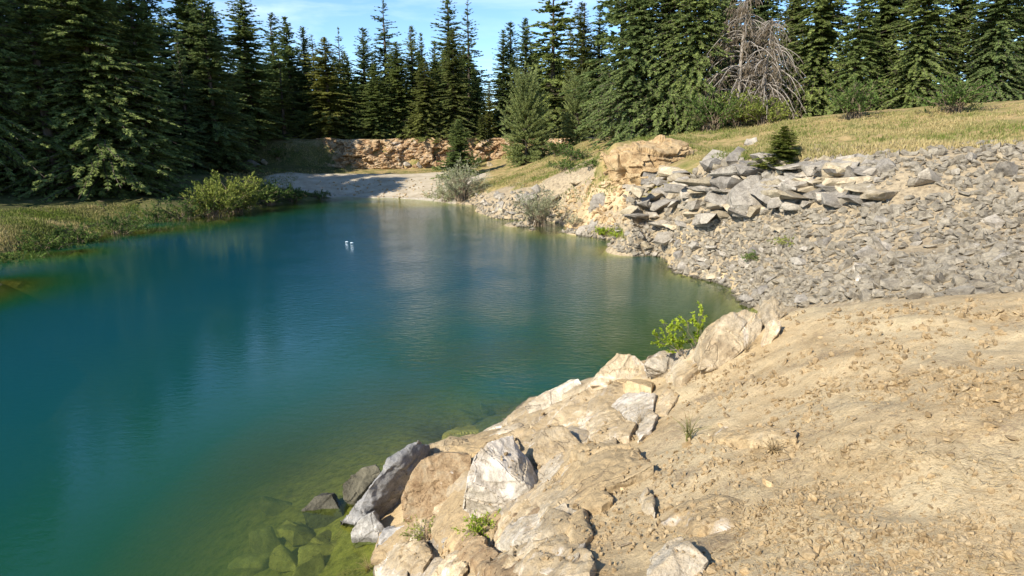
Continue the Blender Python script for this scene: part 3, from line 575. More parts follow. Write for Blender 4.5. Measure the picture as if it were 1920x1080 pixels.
SLABS = [
 ('white', [(1140, 770), (1165, 742), (1228, 745), (1226, 788), (1196, 802)], .06, .02, 'white patched slab set flush in the dirt below the crest'),
 ('tan', [(962, 802), (1030, 775), (1110, 735), (1150, 735), (1130, 775), (1085, 800), (1030, 812)], .10, .02, 'long tan slab running up toward the peaked crest rock'),
 ('tan', [(1095, 800), (1140, 770), (1195, 802), (1180, 830), (1110, 840)], .07, .03, 'tan slab just below the white patched slab'),
 ('dusty', [(1025, 905), (1075, 842), (1195, 850), (1232, 890), (1150, 930), (1070, 962), (1035, 945)], .10, .06, 'broad domed slab right of the white block'),
 ('greytan', [(925, 1040), (962, 992), (1060, 962), (1102, 975), (1072, 1002), (1000, 1030)], .10, .03, 'grey slab with a long crack below the white block'),
 ('tan', [(890, 1085), (935, 1045), (1060, 1018), (1120, 1055), (1110, 1095), (980, 1100)], .07, .04, 'tan slab at the bottom edge below the cracked grey slab'),
 ('tan', [(722, 1052), (740, 1030), (792, 1028), (815, 1056), (795, 1085), (735, 1085)], .12, .05, 'rounded tan rock at the bottom left by the shallows'),
 ('greytan', [(800, 1020), (830, 1006), (862, 1012), (850, 1030), (815, 1034)], .06, .02, 'small flat stone between the two green weeds'),
 ('dusty', [(1320, 822), (1352, 808), (1420, 810), (1500, 818), (1495, 836), (1345, 834)], .05, .02, 'long low ledge of rock in the dirt on the right'),
 ('dusty', [(1232, 985), (1270, 950), (1335, 925), (1402, 940), (1380, 990), (1290, 1012)], .0, .05, 'wide dusty dome of rock in the dirt near the bottom right'),
 ('tan', [(1200, 942), (1212, 926), (1230, 945), (1228, 975), (1206, 965)], .06, .02, 'small pale stone at the left end of the dusty dome'),
 ('crumbly', [(925, 990), (965, 970), (1035, 945), (1042, 958), (1000, 980), (940, 998)], .05, .02, 'dark brown ledge under the foot of the white block'),
 ('tan', [(1236, 700), (1300, 690), (1310, 712), (1260, 722)], .05, .02, 'dusty low stone left of the largest crest boulder foot'),
 ('tan', [(1090, 735), (1112, 718), (1150, 728), (1142, 745), (1105, 752)], .12, .03, 'pale stone wedged under the peaked crest rock'),
]
for k, (m_, outl, rise, bulge, lab) in enumerate(SLABS):
    place_rock('rock_slab', slab_pts(outl, rise, .3, bulge), M[m_], lab, cat='rock', target=0.022, seed=k * 5 + 2, chip=1.1, cells=13)

# broken bedrock of the bank between the named blocks
r = np.random.default_rng(71)
BANK = [(735, 1080), (760, 1000), (850, 850), (1000, 785), (1110, 722), (1300, 690), (1270, 745), (1180, 840), (1130, 960), (1040, 1080)]
def ngon(cx, cy, rx, ry, rot, n, r):
    t = np.sort(r.uniform(0, 6.28, n)); q = r.uniform(.75, 1.1, n); x = np.cos(t) * rx * q; y = np.sin(t) * ry * q
    return [(cx + x[i] * math.cos(rot) - y[i] * math.sin(rot), cy + x[i] * math.sin(rot) + y[i] * math.cos(rot)) for i in range(n)]
got = []
for k in range(900):
    a, b = r.uniform(730, 1310), r.uniform(680, 1085)
    if inpoly(np.array([a]), np.array([b]), BANK)[0] and all(((a - c) / 48) ** 2 + ((b - d) / 34) ** 2 > 1 for c, d in got): got.append((a, b))
got += [(868, 832), (940, 806), (1000, 790), (1090, 735), (1230, 690), (1290, 684), (775, 860), (755, 990), (745, 1020)]
for k, (a, b) in enumerate(got):
    rx = r.uniform(36, 84); m_ = ['tan', 'dusty', 'greytan', 'tan', 'dusty', 'greytan', 'tan', 'crumbly'][k % 8]
    place_rock('bedrock_slab', slab_pts(ngon(a, b, rx, rx * r.uniform(.4, .7), r.uniform(-.9, -.1), 8, r), r.uniform(.02, .10), .25, r.uniform(0, .05)), M[m_], 'dusty bedrock slab showing in the broken bank between the larger blocks', 'rock', 'bedrock of the near bank', .03, 500 + k, 1.0, 1, 7)['kind'] = 'thing'
# angular stones, reused by the rubble
def stone_pts(r, asp=(1, .75, .5)):
    p = r.uniform(-1, 1, (13, 3)); p = p / np.maximum(np.abs(p).max(1, keepdims=True), .01) * r.uniform(.72, 1, (13, 1))
    return p * np.array(asp) * 0.5
VAR = []
for k in range(16):
    r = np.random.default_rng(k + 40); asp = (1, r.uniform(.55, .95), r.uniform(.32, .7))
    me = rock_mesh('rubble_stone', stone_pts(r, asp), 0.16, M['rubble'], k, 1.1, 0, True, 12); sharp(me, 24)
    me2 = me.copy(); me2.materials[0] = M['rubble_tan']
    n_ = len(me.polygons); low = rock_mesh('low', stone_pts(np.random.default_rng(k + 40), asp), 9, M['rubble'], k, 0.0, 0, False, 4)
    lv = np.array([v.co[:] for v in low.vertices]); lf = np.array([p.vertices[:] for p in low.polygons if len(p.vertices) == 3]); bpy.data.meshes.remove(low)
    VAR.append((me, me2, lv, lf))
def scatter(poly, n, r):
    poly = np.array(poly, float); out = np.zeros((0, 2))
    while len(out) < n:
        p = np.stack([r.uniform(poly[:, 0].min(), poly[:, 0].max(), n * 2), r.uniform(poly[:, 1].min(), poly[:, 1].max(), n * 2)], -1)
        out = np.concatenate([out, p[inpoly(p[:, 0], p[:, 1], poly)]])
    return out[:n]
def rot_mats(r, n, tilt):
    a = r.uniform(0, 2 * math.pi, n); b = r.normal(0, tilt, n); c = r.normal(0, tilt, n)
    ca, sa, cb, sb, cc, sc = np.cos(a), np.sin(a), np.cos(b), np.sin(b), np.cos(c), np.sin(c); z, o = np.zeros(n), np.ones(n)
    Rz = np.stack([ca, -sa, z, sa, ca, z, z, z, o], -1).reshape(n, 3, 3); Rx = np.stack([o, z, z, z, cb, -sb, z, sb, cb], -1).reshape(n, 3, 3); Ry = np.stack([cc, z, sc, z, o, z, -sc, z, cc], -1).reshape(n, 3, 3)
    return Rx @ Ry @ Rz
A_POLY = [(1180, 338), (1238, 318), (1300, 325), (1372, 296), (1420, 312), (1510, 308), (1640, 296), (1640, 375), (1510, 400), (1400, 402), (1300, 430), (1178, 422), (1172, 372)]
B_POLY = [(1045, 428), (1180, 418), (1300, 428), (1400, 396), (1510, 392), (1515, 575), (1395, 574), (1290, 516), (1190, 482), (1100, 443)]
C_POLY = [(884, 366), (1030, 355), (1045, 385), (1045, 428), (960, 418), (900, 398)]
D_POLY = [(1510, 300), (1920, 262), (1920, 545), (1515, 572)]
r = np.random.default_rng(5)
zones = [  # polygon, individual stones, mean size m, loose rest, rest size, name of the place, share of buff stones
 (A_POLY, 100, (.85, 1.8), 0, (.1, .2), 'broad slab in the layered ledges of the upper rubble wall', 'upper rubble ledges', .35),
 (A_POLY, 60, (.45, 1.2), 900, (.15, .45), 'angular block stacked in the broken upper rubble wall', 'upper rubble blocks', .45),
 (B_POLY, 85, (.25, .62), 3600, (.07, .32), 'grey stone lying on the scree slope above the water', 'scree stones', .15),
 (C_POLY, 40, (.4, 1.0), 350, (.15, .4), 'pale grey block in the rocky mound beside the willow', 'mound blocks', .1),
 (D_POLY, 30, (.35, .9), 3000, (.08, .4), 'weathered stone on the rubble slope at the far right', 'right slope stones', .3),
]
rest = []
for poly, n, (a, b), nrest, (c, d_), lab, grp, buff in zones:
    pts = scatter(poly, n, r); w = hit(pts[:, 0], pts[:, 1]); sz = a + (b - a) * r.random(n) ** 1.6
    led = grp == 'upper rubble ledges'
    Rm = rot_mats(r, n, .13 if led else .2 if poly is A_POLY else .36); lng = 1.45 if poly is A_POLY else 1.0
    for k in range(n):
        v = VAR[r.integers(0, 16)]; o = link('rubble_rock', v[1] if r.random() < buff else v[0])
        o.matrix_world = Matrix.Translation((w[k, 0], w[k, 1], w[k, 2] + sz[k] * .10)) @ Matrix(Rm[k].tolist()).to_4x4() @ Matrix.Diagonal((sz[k] * r.uniform(1, lng), sz[k] * r.uniform(.8, 1.2), sz[k] * (r.uniform(.55, .8) if led else r.uniform(.8, 1.25)), 1))
        tag(o, lab, 'rock', grp)
    if not nrest: continue
    pts = scatter(poly, nrest, r); w = hit(pts[:, 0], pts[:, 1]); sz = c + (d_ - c) * r.random(nrest) ** 2
    msk = fbm2(w[:, 0] * .45 + w[:, 1] * .2, w[:, 1] * .3, 4, 63) + r.normal(0, .09, nrest) < .27; w, sz = w[msk], sz[msk]
    rest.append((w, sz))
# stones tumbling to the water line all along the right shore
sp = np.array([(890, 385), (915, 405), (960, 420), (1000, 430), (1060, 434), (1120, 446), (1200, 481), (1280, 516), (1390, 562), (1402, 578)], float)
t = r.random(650) * (len(sp) - 1); i0 = t.astype(int); edge = sp[i0] + (sp[i0 + 1] - sp[i0]) * (t - i0)[:, None] + r.normal(0, 1, (650, 2)) * np.array([6, 3]) + np.array([2, -1])
rest.append((hit(edge[:, 0], edge[:, 1]), .1 + .22 * r.random(650) ** 2))
pts = scatter([(1040, 388), (1100, 335), (1180, 330), (1178, 422), (1110, 432), (1050, 426)], 520, r); slope_w = hit(pts[:, 0], pts[:, 1]); slope_s = .05 + .5 * r.random(520) ** 3.5
w = np.concatenate([x[0] for x in rest]); sz = np.concatenate([x[1] for x in rest]); vi = r.integers(0, 16, len(w)); Rm = rot_mats(r, len(w), .4)
def heap(name, label, cat, w, sz, Rm, vi, material, lift=.1):
    parts = []
    for k in range(16):
        s_ = vi == k; lv, lf = VAR[k][2], VAR[k][3]; n = int(s_.sum())
        Vt = np.einsum('nij,vj->nvi', Rm[s_], lv) * sz[s_][:, None, None] + (w[s_] + np.stack([sz[s_] * 0, sz[s_] * 0, sz[s_] * lift], -1))[:, None, :]
        parts.append((Vt.reshape(-1, 3), (lf[None] + (np.arange(n) * len(lv))[:, None, None]).reshape(-1, 3)))
    V, Fs = merge(parts); tag(link(name, mk_mesh(name, V, Fs, material)), label, cat, kind='stuff')
pts = scatter([(560, 342), (860, 332), (845, 376), (700, 370), (640, 366)], 420, r); bw = hit(pts[:, 0], pts[:, 1])
heap('beach_stones', 'small stones strewn on the gravel landing', 'stones', bw + np.array([0, 0, .03]), .05 + .3 * r.random(420) ** 4, rot_mats(r, 420, .4), r.integers(0, 16, 420), M['slope'])
heap('slope_stones', 'tan stones strewn on the orange dirt slope', 'stones', slope_w, slope_s, rot_mats(r, 520, .4), r.integers(0, 16, 520), M['slope'])
parts = []
for k in range(16):
    s_ = vi == k; lv, lf = VAR[k][2], VAR[k][3]; n = s_.sum()
    Vt = np.einsum('nij,vj->nvi', Rm[s_], lv) * sz[s_][:, None, None] * r.uniform(.8, 1.2, (n, 1, 3)) + (w[s_] + np.stack([sz[s_] * 0, sz[s_] * 0, sz[s_] * .1], -1))[:, None, :]
    parts.append((Vt.reshape(-1, 3), (lf[None] + (np.arange(n) * len(lv))[:, None, None]).reshape(-1, 3)))
V, Fs = merge(parts); tag(link('rubble', mk_mesh('rubble', V, Fs, M['scree'])), 'loose small grey stones covering the scree slopes', 'rubble', kind='stuff')

# named blocks of the right bank
BIG = [
 ('rubble', (1420, 400), [(1370, 372, .1), (1375, 350, .4), (1400, 332, .8), (1422, 338, .7), (1440, 352, .5), (1428, 385, .0), (1405, 384, -.1), (1372, 385, 0)], 1.0, 'largest square block leaning out of the rubble wall with black shade on its right'),
 ('rubble', (1215, 345), [(1200, 345, 0), (1207, 320, .2), (1232, 317, .4), (1245, 324, .3), (1232, 342, -.1)], .7, 'square grey block at the left top of the rubble wall'),
 ('rubble', (1385, 305), [(1362, 302, 0), (1368, 288, .3), (1384, 275, .6), (1402, 282, .5), (1408, 300, 0)], .8, 'pointed grey boulder on the grass above the rubble wall'),
 ('rubble', (1408, 272), [(1396, 270, 0), (1400, 260, .3), (1418, 258, .4), (1420, 266, .2), (1405, 275, 0)], .5, 'small flat grey rock highest on the grassy hill'),
 ('rubble', (1125, 390), [(1105, 378, .0), (1112, 365, .3), (1130, 360, .5), (1145, 370, .4), (1142, 386, 0), (1115, 388, -.1)], .8, 'dark grey boulder alone on the orange dirt slope'),
 ('rubble', (1110, 396), [(1102, 390, 0), (1112, 380, .2), (1124, 384, .2), (1122, 396, 0), (1108, 398, 0)], .4, 'stone propped under the dark boulder on the dirt slope'),
 ('rubble_tan', (1095, 335), [(1068, 342, 0), (1085, 328, .3), (1105, 326, .4), (1098, 336, .1), (1080, 345, 0)], .5, 'flat tan slab sticking out of the slope under the shrubs'),
 ('rubble_tan', (1345, 335), [(1320, 338, 0), (1345, 322, .4), (1382, 318, .6), (1368, 330, .2), (1335, 345, -.1)], .8, 'long buff slab on the crest of the rubble wall'),
 ('rubble', (1460, 340), [(1440, 340, 0), (1450, 322, .3), (1480, 318, .4), (1495, 330, .2), (1470, 345, -.1)], .7, 'grey block at the right end of the rubble wall crest'),
 ('rubble', (1090, 440), [(1078, 438, 0), (1086, 424, .2), (1104, 420, .3), (1112, 430, .1), (1096, 445, -.1)], .5, 'brownish stone at the water right of the grey shrub'),
 ('rubble', (1115, 430), [(1100, 432, 0), (1108, 412, .3), (1122, 404, .4), (1120, 420, .1), (1108, 436, 0)], .5, 'tilted dark slab above the bright green weeds'),
 ('rubble', (1260, 450), [(1225, 452, 0), (1232, 436, .2), (1262, 432, .3), (1268, 444, .1), (1245, 456, 0)], .4, 'wide flat grey stone in the middle of the scree'),
]
for k, (m_, base, outl, th, lab) in enumerate(BIG):
    place_rock('boulder', boulder_pts(base, outl, th), M[m_], lab, target=0.11, seed=200 + k, chip=0.9, round_=0, cells=18)
# layered outcrop on the hill
oc = [(1130, 292, 1.2), (1150, 278, 1.6), (1185, 268, 1.8), (1240, 261, 2.2), (1285, 266, 2.2), (1298, 277, 1.4), (1262, 300, .2), (1240, 330, -.3), (1205, 338, -.4), (1182, 330, -.2), (1165, 312, .3), (1215, 285, -.1), (1180, 285, .2), (1245, 290, .1)]
place_rock('rock_outcrop', boulder_pts((1205, 338), oc, 3.0, 0.45), M['outcrop'], 'large buff layered outcrop with vertical joints on the grassy hill', 'rock outcrop', target=0.09, seed=301, chip=1.0, round_=0, cells=14, strata=3.4)

# stones under the shallow water
UW = [(902, 772), (868, 792), (560, 1010), (540, 1060), (600, 1040), (640, 1055), (590, 1075), (670, 1065), (500, 1040), (470, 1070), (640, 1010), (520, 960), (690, 1075), (610, 1010), (540, 1000), (660, 1035)]
for k, (a, b) in enumerate(UW):
    p = hit1(a, b); q_ = np.random.default_rng(k + 900); s_ = q_.uniform(.4, .85) * (.9 if k > 4 else 1.15)
    pts = stone_pts(q_, (s_, s_ * q_.uniform(.5, .9), s_ * q_.uniform(.35, .6)))
    o = tag(link('sunken_rock', rock_mesh('sunken_rock', pts, .07, M['sunken'], k + 60, 1.0, 1, True, 10), None, (p[0], p[1], p[2] + .08)), 'mossy brown rock lying under the clear shallow water', 'rock', 'sunken rocks near the shore')
    o.rotation_euler = (q_.normal(0, .3), q_.normal(0, .3), q_.uniform(0, 6.28)); sharp(o.data)
    if o.location.z > -0.12 - s_ * .2: o.location.z = -0.12 - s_ * .2

# shaded pale rocks by the left cliff foot, a few fallen blocks under the sunlit cliff
for k, (a, b, s_, lab) in enumerate([(480, 312, 1.9, 'pale blue grey rock in shade at the left cliff foot'), (498, 308, 1.1, 'smaller rock beside the pale one in the left shade'), (762, 312, 1.0, 'white fallen block at the foot of the sunlit cliff'), (748, 314, .8, 'brown fallen block left of the white one under the cliff'), (785, 313, 1.2, 'flat fallen block right of the white one under the cliff'), (918, 312, .9, 'dark fallen block under the cliff right of the small fir')]):
    p = hit1(a, b); v = VAR[(k * 5) % 16]; o = link('fallen_rock', v[k % 2], None, (p[0], p[1], p[2] + .2 * s_)); o.scale = (s_, s_, s_ * 1.2); o.rotation_euler = (.3 * k, .5, k * 1.3); tag(o, lab, 'rock')
#END_ROCKS
# ------------------------------------------------------------------ gravel and litter on the dirt bank
from mathutils.bvhtree import BVHTree
bpy.context.view_layer.update()
bv, bf, off_ = [], [], 0
for o in COL.objects:
    if o.type == 'MESH' and o.name.split('.')[0] in ('boulder', 'rock_slab', 'bedrock_slab') and o.location.length < 14:
        Vw = np.empty(len(o.data.vertices) * 3, np.float32); o.data.vertices.foreach_get('co', Vw); Vw = Vw.reshape(-1, 3) + np.array(o.location); bv += Vw.tolist()
        Fw = np.empty(len(o.data.loops), np.int32); o.data.loops.foreach_get('vertex_index', Fw); bf += (Fw.reshape(-1, 3) + off_).tolist(); off_ += len(Vw)
TREE = BVHTree.FromPolygons(bv, bf)
def settle(w, r, keep=.4):
    out = []
    for p in w:
        h = TREE.ray_cast(Vector((p[0], p[1], p[2] + 1.5)), Vector((0, 0, -1)), 1.5)
        if h[0] is None: out.append(p)
        elif abs(h[1].z) > .8 and r.random() < keep: out.append((p[0], p[1], h[0].z))
    return np.array(out)
FG = [(740, 1080), (800, 990), (880, 860), (1000, 800), (1110, 740), (1220, 700), (1310, 690), (1420, 640), (1480, 585), (1920, 558), (1920, 1080)]
r = np.random.default_rng(11)
pts = scatter(FG, 32000, r); w = hit(pts[:, 0], pts[:, 1])
dens = fbm2(w[:, 0] * 1.3, w[:, 1] * 1.3, 4, 55) + .5 * fbm2(w[:, 0] * 5, w[:, 1] * 5, 2, 56); w = w[(dens + r.normal(0, .22, len(w)) > .04) & (w[:, 2] > .1)]; w = settle(w, r)
sz = (.007 + .05 * r.random(len(w)) ** 6) * np.clip(np.hypot(w[:, 0], w[:, 1]) / 4.5, .7, 1.4)
parts = []; vi = r.integers(0, 16, len(w)); Rm = rot_mats(r, len(w), .6)
for k in range(16):
    s_ = vi == k; lv, lf = VAR[k][2], VAR[k][3]; n = s_.sum()
    Vt = np.einsum('nij,vj->nvi', Rm[s_], lv) * sz[s_][:, None, None] * np.array([1, 1, 1.2]) + (w[s_] + np.stack([sz[s_] * 0, sz[s_] * 0, sz[s_] * .2], -1))[:, None, :]
    parts.append((Vt.reshape(-1, 3), (lf[None] + (np.arange(n) * len(lv))[:, None, None]).reshape(-1, 3)))
V, Fs = merge(parts); tag(link('gravel', mk_mesh('gravel', V, Fs, M['pebble'])), 'fine tan gravel strewn over the dirt bank', 'gravel', kind='stuff')
pts = scatter(FG, 150, r); w = hit(pts[:, 0], pts[:, 1])
PV = []
for k in range(6):
    me = VAR[k][0].copy(); me.materials[0] = M['pebble']; PV.append(me)
for k in range(150):
    s_ = .03 + .07 * r.random() ** 2; o = link('small_stone', PV[k % 6], None, (w[k, 0], w[k, 1], w[k, 2] + s_ * .15)); o.scale = (s_, s_, s_ * 1.2); o.rotation_euler = (r.normal(0, .4), r.normal(0, .4), r.uniform(0, 6.28))
    tag(o, 'small tan stone lying loose on the dirt bank', 'stone', 'loose stones on the dirt bank')
# dry straw lying about
pts = scatter(FG, 8000, r); w = hit(pts[:, 0], pts[:, 1]); dens = fbm2(w[:, 0] * 1.1 + 9, w[:, 1] * 1.1, 3, 57); w = settle(w[dens + r.normal(0, .1, len(w)) > .0], r)
n = len(w); a = r.uniform(0, 6.28, n); ln = r.uniform(.03, .12, n); dr = unit(np.stack([np.cos(a), np.sin(a), r.uniform(-.05, .35, n)], -1)); sd = unit(np.cross(dr, np.array([0, 0, 1.])))
V, q = blades(w + np.array([0, 0, .006]), dr, sd, ln, np.full(n, .004), .3)
tag(link('dry_straw', mk_mesh('dry_straw', V, q, M['straw'], False, {'tint': np.repeat(r.random(n), 4)})), 'dry straw scattered on the dirt bank', 'straw', kind='stuff')
for (a, b, a2, b2, lab) in [(1160, 1028, 1184, 1020, 'short dry stick on the dirt near the bottom'), (1455, 868, 1482, 864, 'pale dry stick on the dirt at the right'), (1164, 805, 1176, 786, 'thin dark twig leaning on the white patched slab')]:
    p, q_ = hit1(a, b), hit1(a2, b2); mid = (p + q_) / 2 + np.array([.004, 0, .012])
    V, fq = tubes(np.array([[p + [0, 0, .012], mid, q_ + [0, 0, .014]]]) - p, np.array([[.006, .007, .004]]), 6)
    tag(link('stick', mk_mesh('stick', V, fq, M['twig'], True), None, p), lab, 'stick')

# ------------------------------------------------------------------ trees
def conifer(seed, H=16., Rb=2.4, power=.9, whorls=40, per=6, droop=.25, up=.35, spray=.42, wide=.34, k=4, bare=0.0, keep=1.0, ovoid=False, tilt=.5, step=.26, crown0=.03, sub=1.0):
    r = np.random.default_rng(seed)
    t = np.linspace(crown0, .985, whorls); t = t + r.normal(0, .25 / whorls, whorls)
    n = whorls * per; tb = np.repeat(t, per) + r.normal(0, .35 / whorls, n); tb = np.clip(tb, .01, .99)
    sel = r.random(n) < keep; tb = tb[sel]; n = len(tb)
    a = r.uniform(0, 2 * math.pi, n)
    prof = np.sin(np.clip(tb * .94 + .06, 0, 1) ** .75 * math.pi) ** .6 if ovoid else (1 - tb) ** power * np.clip(.62 + tb * 6, 0, 1)
    lump = 1 + .28 * np.sin(a * 2 + seed) * np.sin(tb * 9 + seed * 1.7) + .18 * np.sin(a * 3 + tb * 17)
    Ln = np.maximum(Rb * prof * r.uniform(.65, 1.12, n) * lump, .22)
    e0 = up * (tb - .25) * 2 + r.normal(0, .12, n)
    m = 6; s = np.linspace(0, 1, m)
    hx = np.cos(a)[:, None] * Ln[:, None] * s; hy = np.sin(a)[:, None] * Ln[:, None] * s
    hzv = tb[:, None] * H + np.tan(np.clip(e0, -1, 1.1))[:, None] * Ln[:, None] * s - droop * Ln[:, None] * s ** 2 + .12 * Ln[:, None] * np.maximum(s - .7, 0)
    Br = np.stack([hx, hy, hzv], -1); Br[..., :2] += r.normal(0, .03, (n, m, 2)) * s[None, :, None] * Ln[:, None, None]
    # sprays
    cnt = np.maximum(3, (Ln / step).astype(int)); bi = np.repeat(np.arange(n), cnt)
    ss = r.uniform(.04 + bare, 1.0, len(bi)) ** .95; f = ss * (m - 1); i0 = np.minimum(f.astype(int), m - 2); fr_ = f - i0
    base = Br[bi, i0] * (1 - fr_)[:, None] + Br[bi, i0 + 1] * fr_[:, None]; tan = unit(Br[bi, i0 + 1] - Br[bi, i0])
    base = np.repeat(base, k, 0); tan = np.repeat(tan, k, 0); ss = np.repeat(ss, k); bL = np.repeat(Ln[bi], k); bt = np.repeat(tb[bi], k); nb = len(base)
    hs = unit(np.cross(tan, np.array([0, 0, 1.]))); upv = np.cross(hs, tan)
    sg = np.where(np.arange(nb) % 2 == 0, 1, -1) * r.uniform(.1, 1.1, nb)
    dr = unit(tan + hs * sg[:, None] + upv * r.normal(-.08, .32 if not ovoid else .7, nb)[:, None])
    sdv = unit(np.cross(dr, unit(upv + r.normal(0, tilt, (nb, 3)))))
    ln = spray * r.uniform(.55, 1.25, nb) * np.clip(.45 + bL * .35, .4, 1.1) * (1.12 - .45 * ss); wd = ln * wide * r.uniform(.7, 1.3, nb)
    base = base - dr * (ln * .25)[:, None] + hs * (sg * np.minimum(bL * .16, .35) * (1 - ss))[:, None]
    V, q = blades(base, dr, sdv, ln, wd, .25)
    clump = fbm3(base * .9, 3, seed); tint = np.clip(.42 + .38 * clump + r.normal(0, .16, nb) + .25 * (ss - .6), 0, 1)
    # leader tip
    nt_ = 26; zt = r.uniform(.94, 1.0, nt_) * H; at = r.uniform(0, 6.28, nt_); d_ = unit(np.stack([np.cos(at), np.sin(at), r.uniform(.5, 1.6, nt_)], -1)); sd_ = unit(np.cross(d_, np.array([0.3, .2, 1.])))
    V2, q2 = blades(np.stack([zt * 0, zt * 0, zt], -1), d_, sd_, np.full(nt_, spray * .7), np.full(nt_, spray * .2), .2)
    Vc = np.concatenate([V, V2]); qc = np.concatenate([q, q2 + len(V)]); tint = np.concatenate([np.repeat(tint, 4), np.full(len(V2), .5)])
    # trunk and limbs
    zz_ = np.linspace(-.5, H, 14); wob = np.cumsum(r.normal(0, .02, (14, 2)), 0); tr_ = np.concatenate([wob * np.linspace(0, 1, 14)[:, None], zz_[:, None]], 1)
    V3, q3 = tubes(tr_[None], (.016 * H * (1 - np.linspace(0, 1, 14)) ** .85 + .012)[None], 8)
    V4, q4 = tubes(Br[:, ::1] * np.array([1, 1, 1]), (.012 + .010 * Ln)[:, None] * (1 - .8 * s)[None], 3)
    Vt, qt = np.concatenate([V3, V4]), np.concatenate([q3, q4 + len(V3)])
    return (Vt, qt), (Vc, qc, tint)
def variant(mats, **kw):
    (Vt, qt), (Vc, qc, ti) = conifer(**kw)
    tm = mk_mesh('trunk', Vt, qt, M['bark'], True)
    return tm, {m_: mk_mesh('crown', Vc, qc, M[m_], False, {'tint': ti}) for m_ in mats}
TV = {
 'fir': [variant(['fir', 'fir_yellow'], seed=s, Rb=3.1 + .35 * (s % 2), power=.48 + .06 * s, whorls=48 + 5 * s, per=9, droop=.14 + .12 * (s % 3), k=13, spray=.34 + .03 * s, wide=.3, step=.19, keep=1 - .06 * s) for s in (1, 2, 3, 16)[:3]],
 'spire': [variant(['fir', 'fir_yellow'], seed=s, Rb=2.5 + .3 * (s % 2), power=.46 + .06 * (s - 3), whorls=50 + 6 * (s - 4), per=8, droop=.12 + .1 * (s - 4), up=.5, k=13, spray=.34, wide=.3, step=.19, keep=.96 - .05 * (s - 4)) for s in (4, 5, 6)],
 'open': [variant(['fir', 'fir_yellow'], seed=s, Rb=3.3, power=.68, whorls=34, per=7, droop=.12, up=.3, keep=.9, k=11, bare=.06, spray=.36, wide=.3, step=.17) for s in (7, 8)],
 'old': [variant(['fir'], seed=9, Rb=3.3, power=.4, whorls=34, per=6, droop=.25, keep=.85, bare=.12, k=10, spray=.5, crown0=.12, step=.2)],
 'broad': [variant(['fir', 'fir_yellow'], seed=s, Rb=4.3, power=.52, whorls=74, per=11, droop=.36, up=.3, k=10, spray=.33, wide=.36, step=.18, crown0=.0) for s in (10, 11)],
 'pine': [variant(['pine'], seed=s, H=16., Rb=5.6, ovoid=True, whorls=40, per=12, droop=-.12, up=.7, k=15, spray=.6, wide=.18, tilt=1.2, step=.26, bare=.2) for s in (12, 13)],
 'small': [variant(['fir', 'fir_yellow', 'leaf_yellow', 'leaf_bright'], seed=s, H=5., Rb=1.5, power=.62, whorls=32, per=13, droop=.15, up=.35, k=8, spray=.34, wide=.36, step=.1, crown0=.0) for s in (14, 15)],
}
HT = {'small': 5.}
def tree(px, apex, Y, kind, label, mat_='fir', w=1.0, vi=0, group=None, name='conifer', lean=0.0):
    """stands at distance Y under photo column px, as tall as its apex row asks"""
    x, _, ztop = P(px, apex, Y); z = gz1(x, Y); h = ztop - z; s_ = h / HT.get(kind, 16.)
    tm, cr_ = TV[kind][vi % len(TV[kind])]
    o = thing(name, label, 'tree', (x, Y, z), (px * 1.37 + apex) % 6.28, (s_ * w, s_ * w, s_), group)
    if lean: o.rotation_euler = (0, lean, o.rotation_euler.z)
    link('trunk', tm, o); link('crown', cr_.get(mat_) or list(cr_.values())[0], o)
    return o
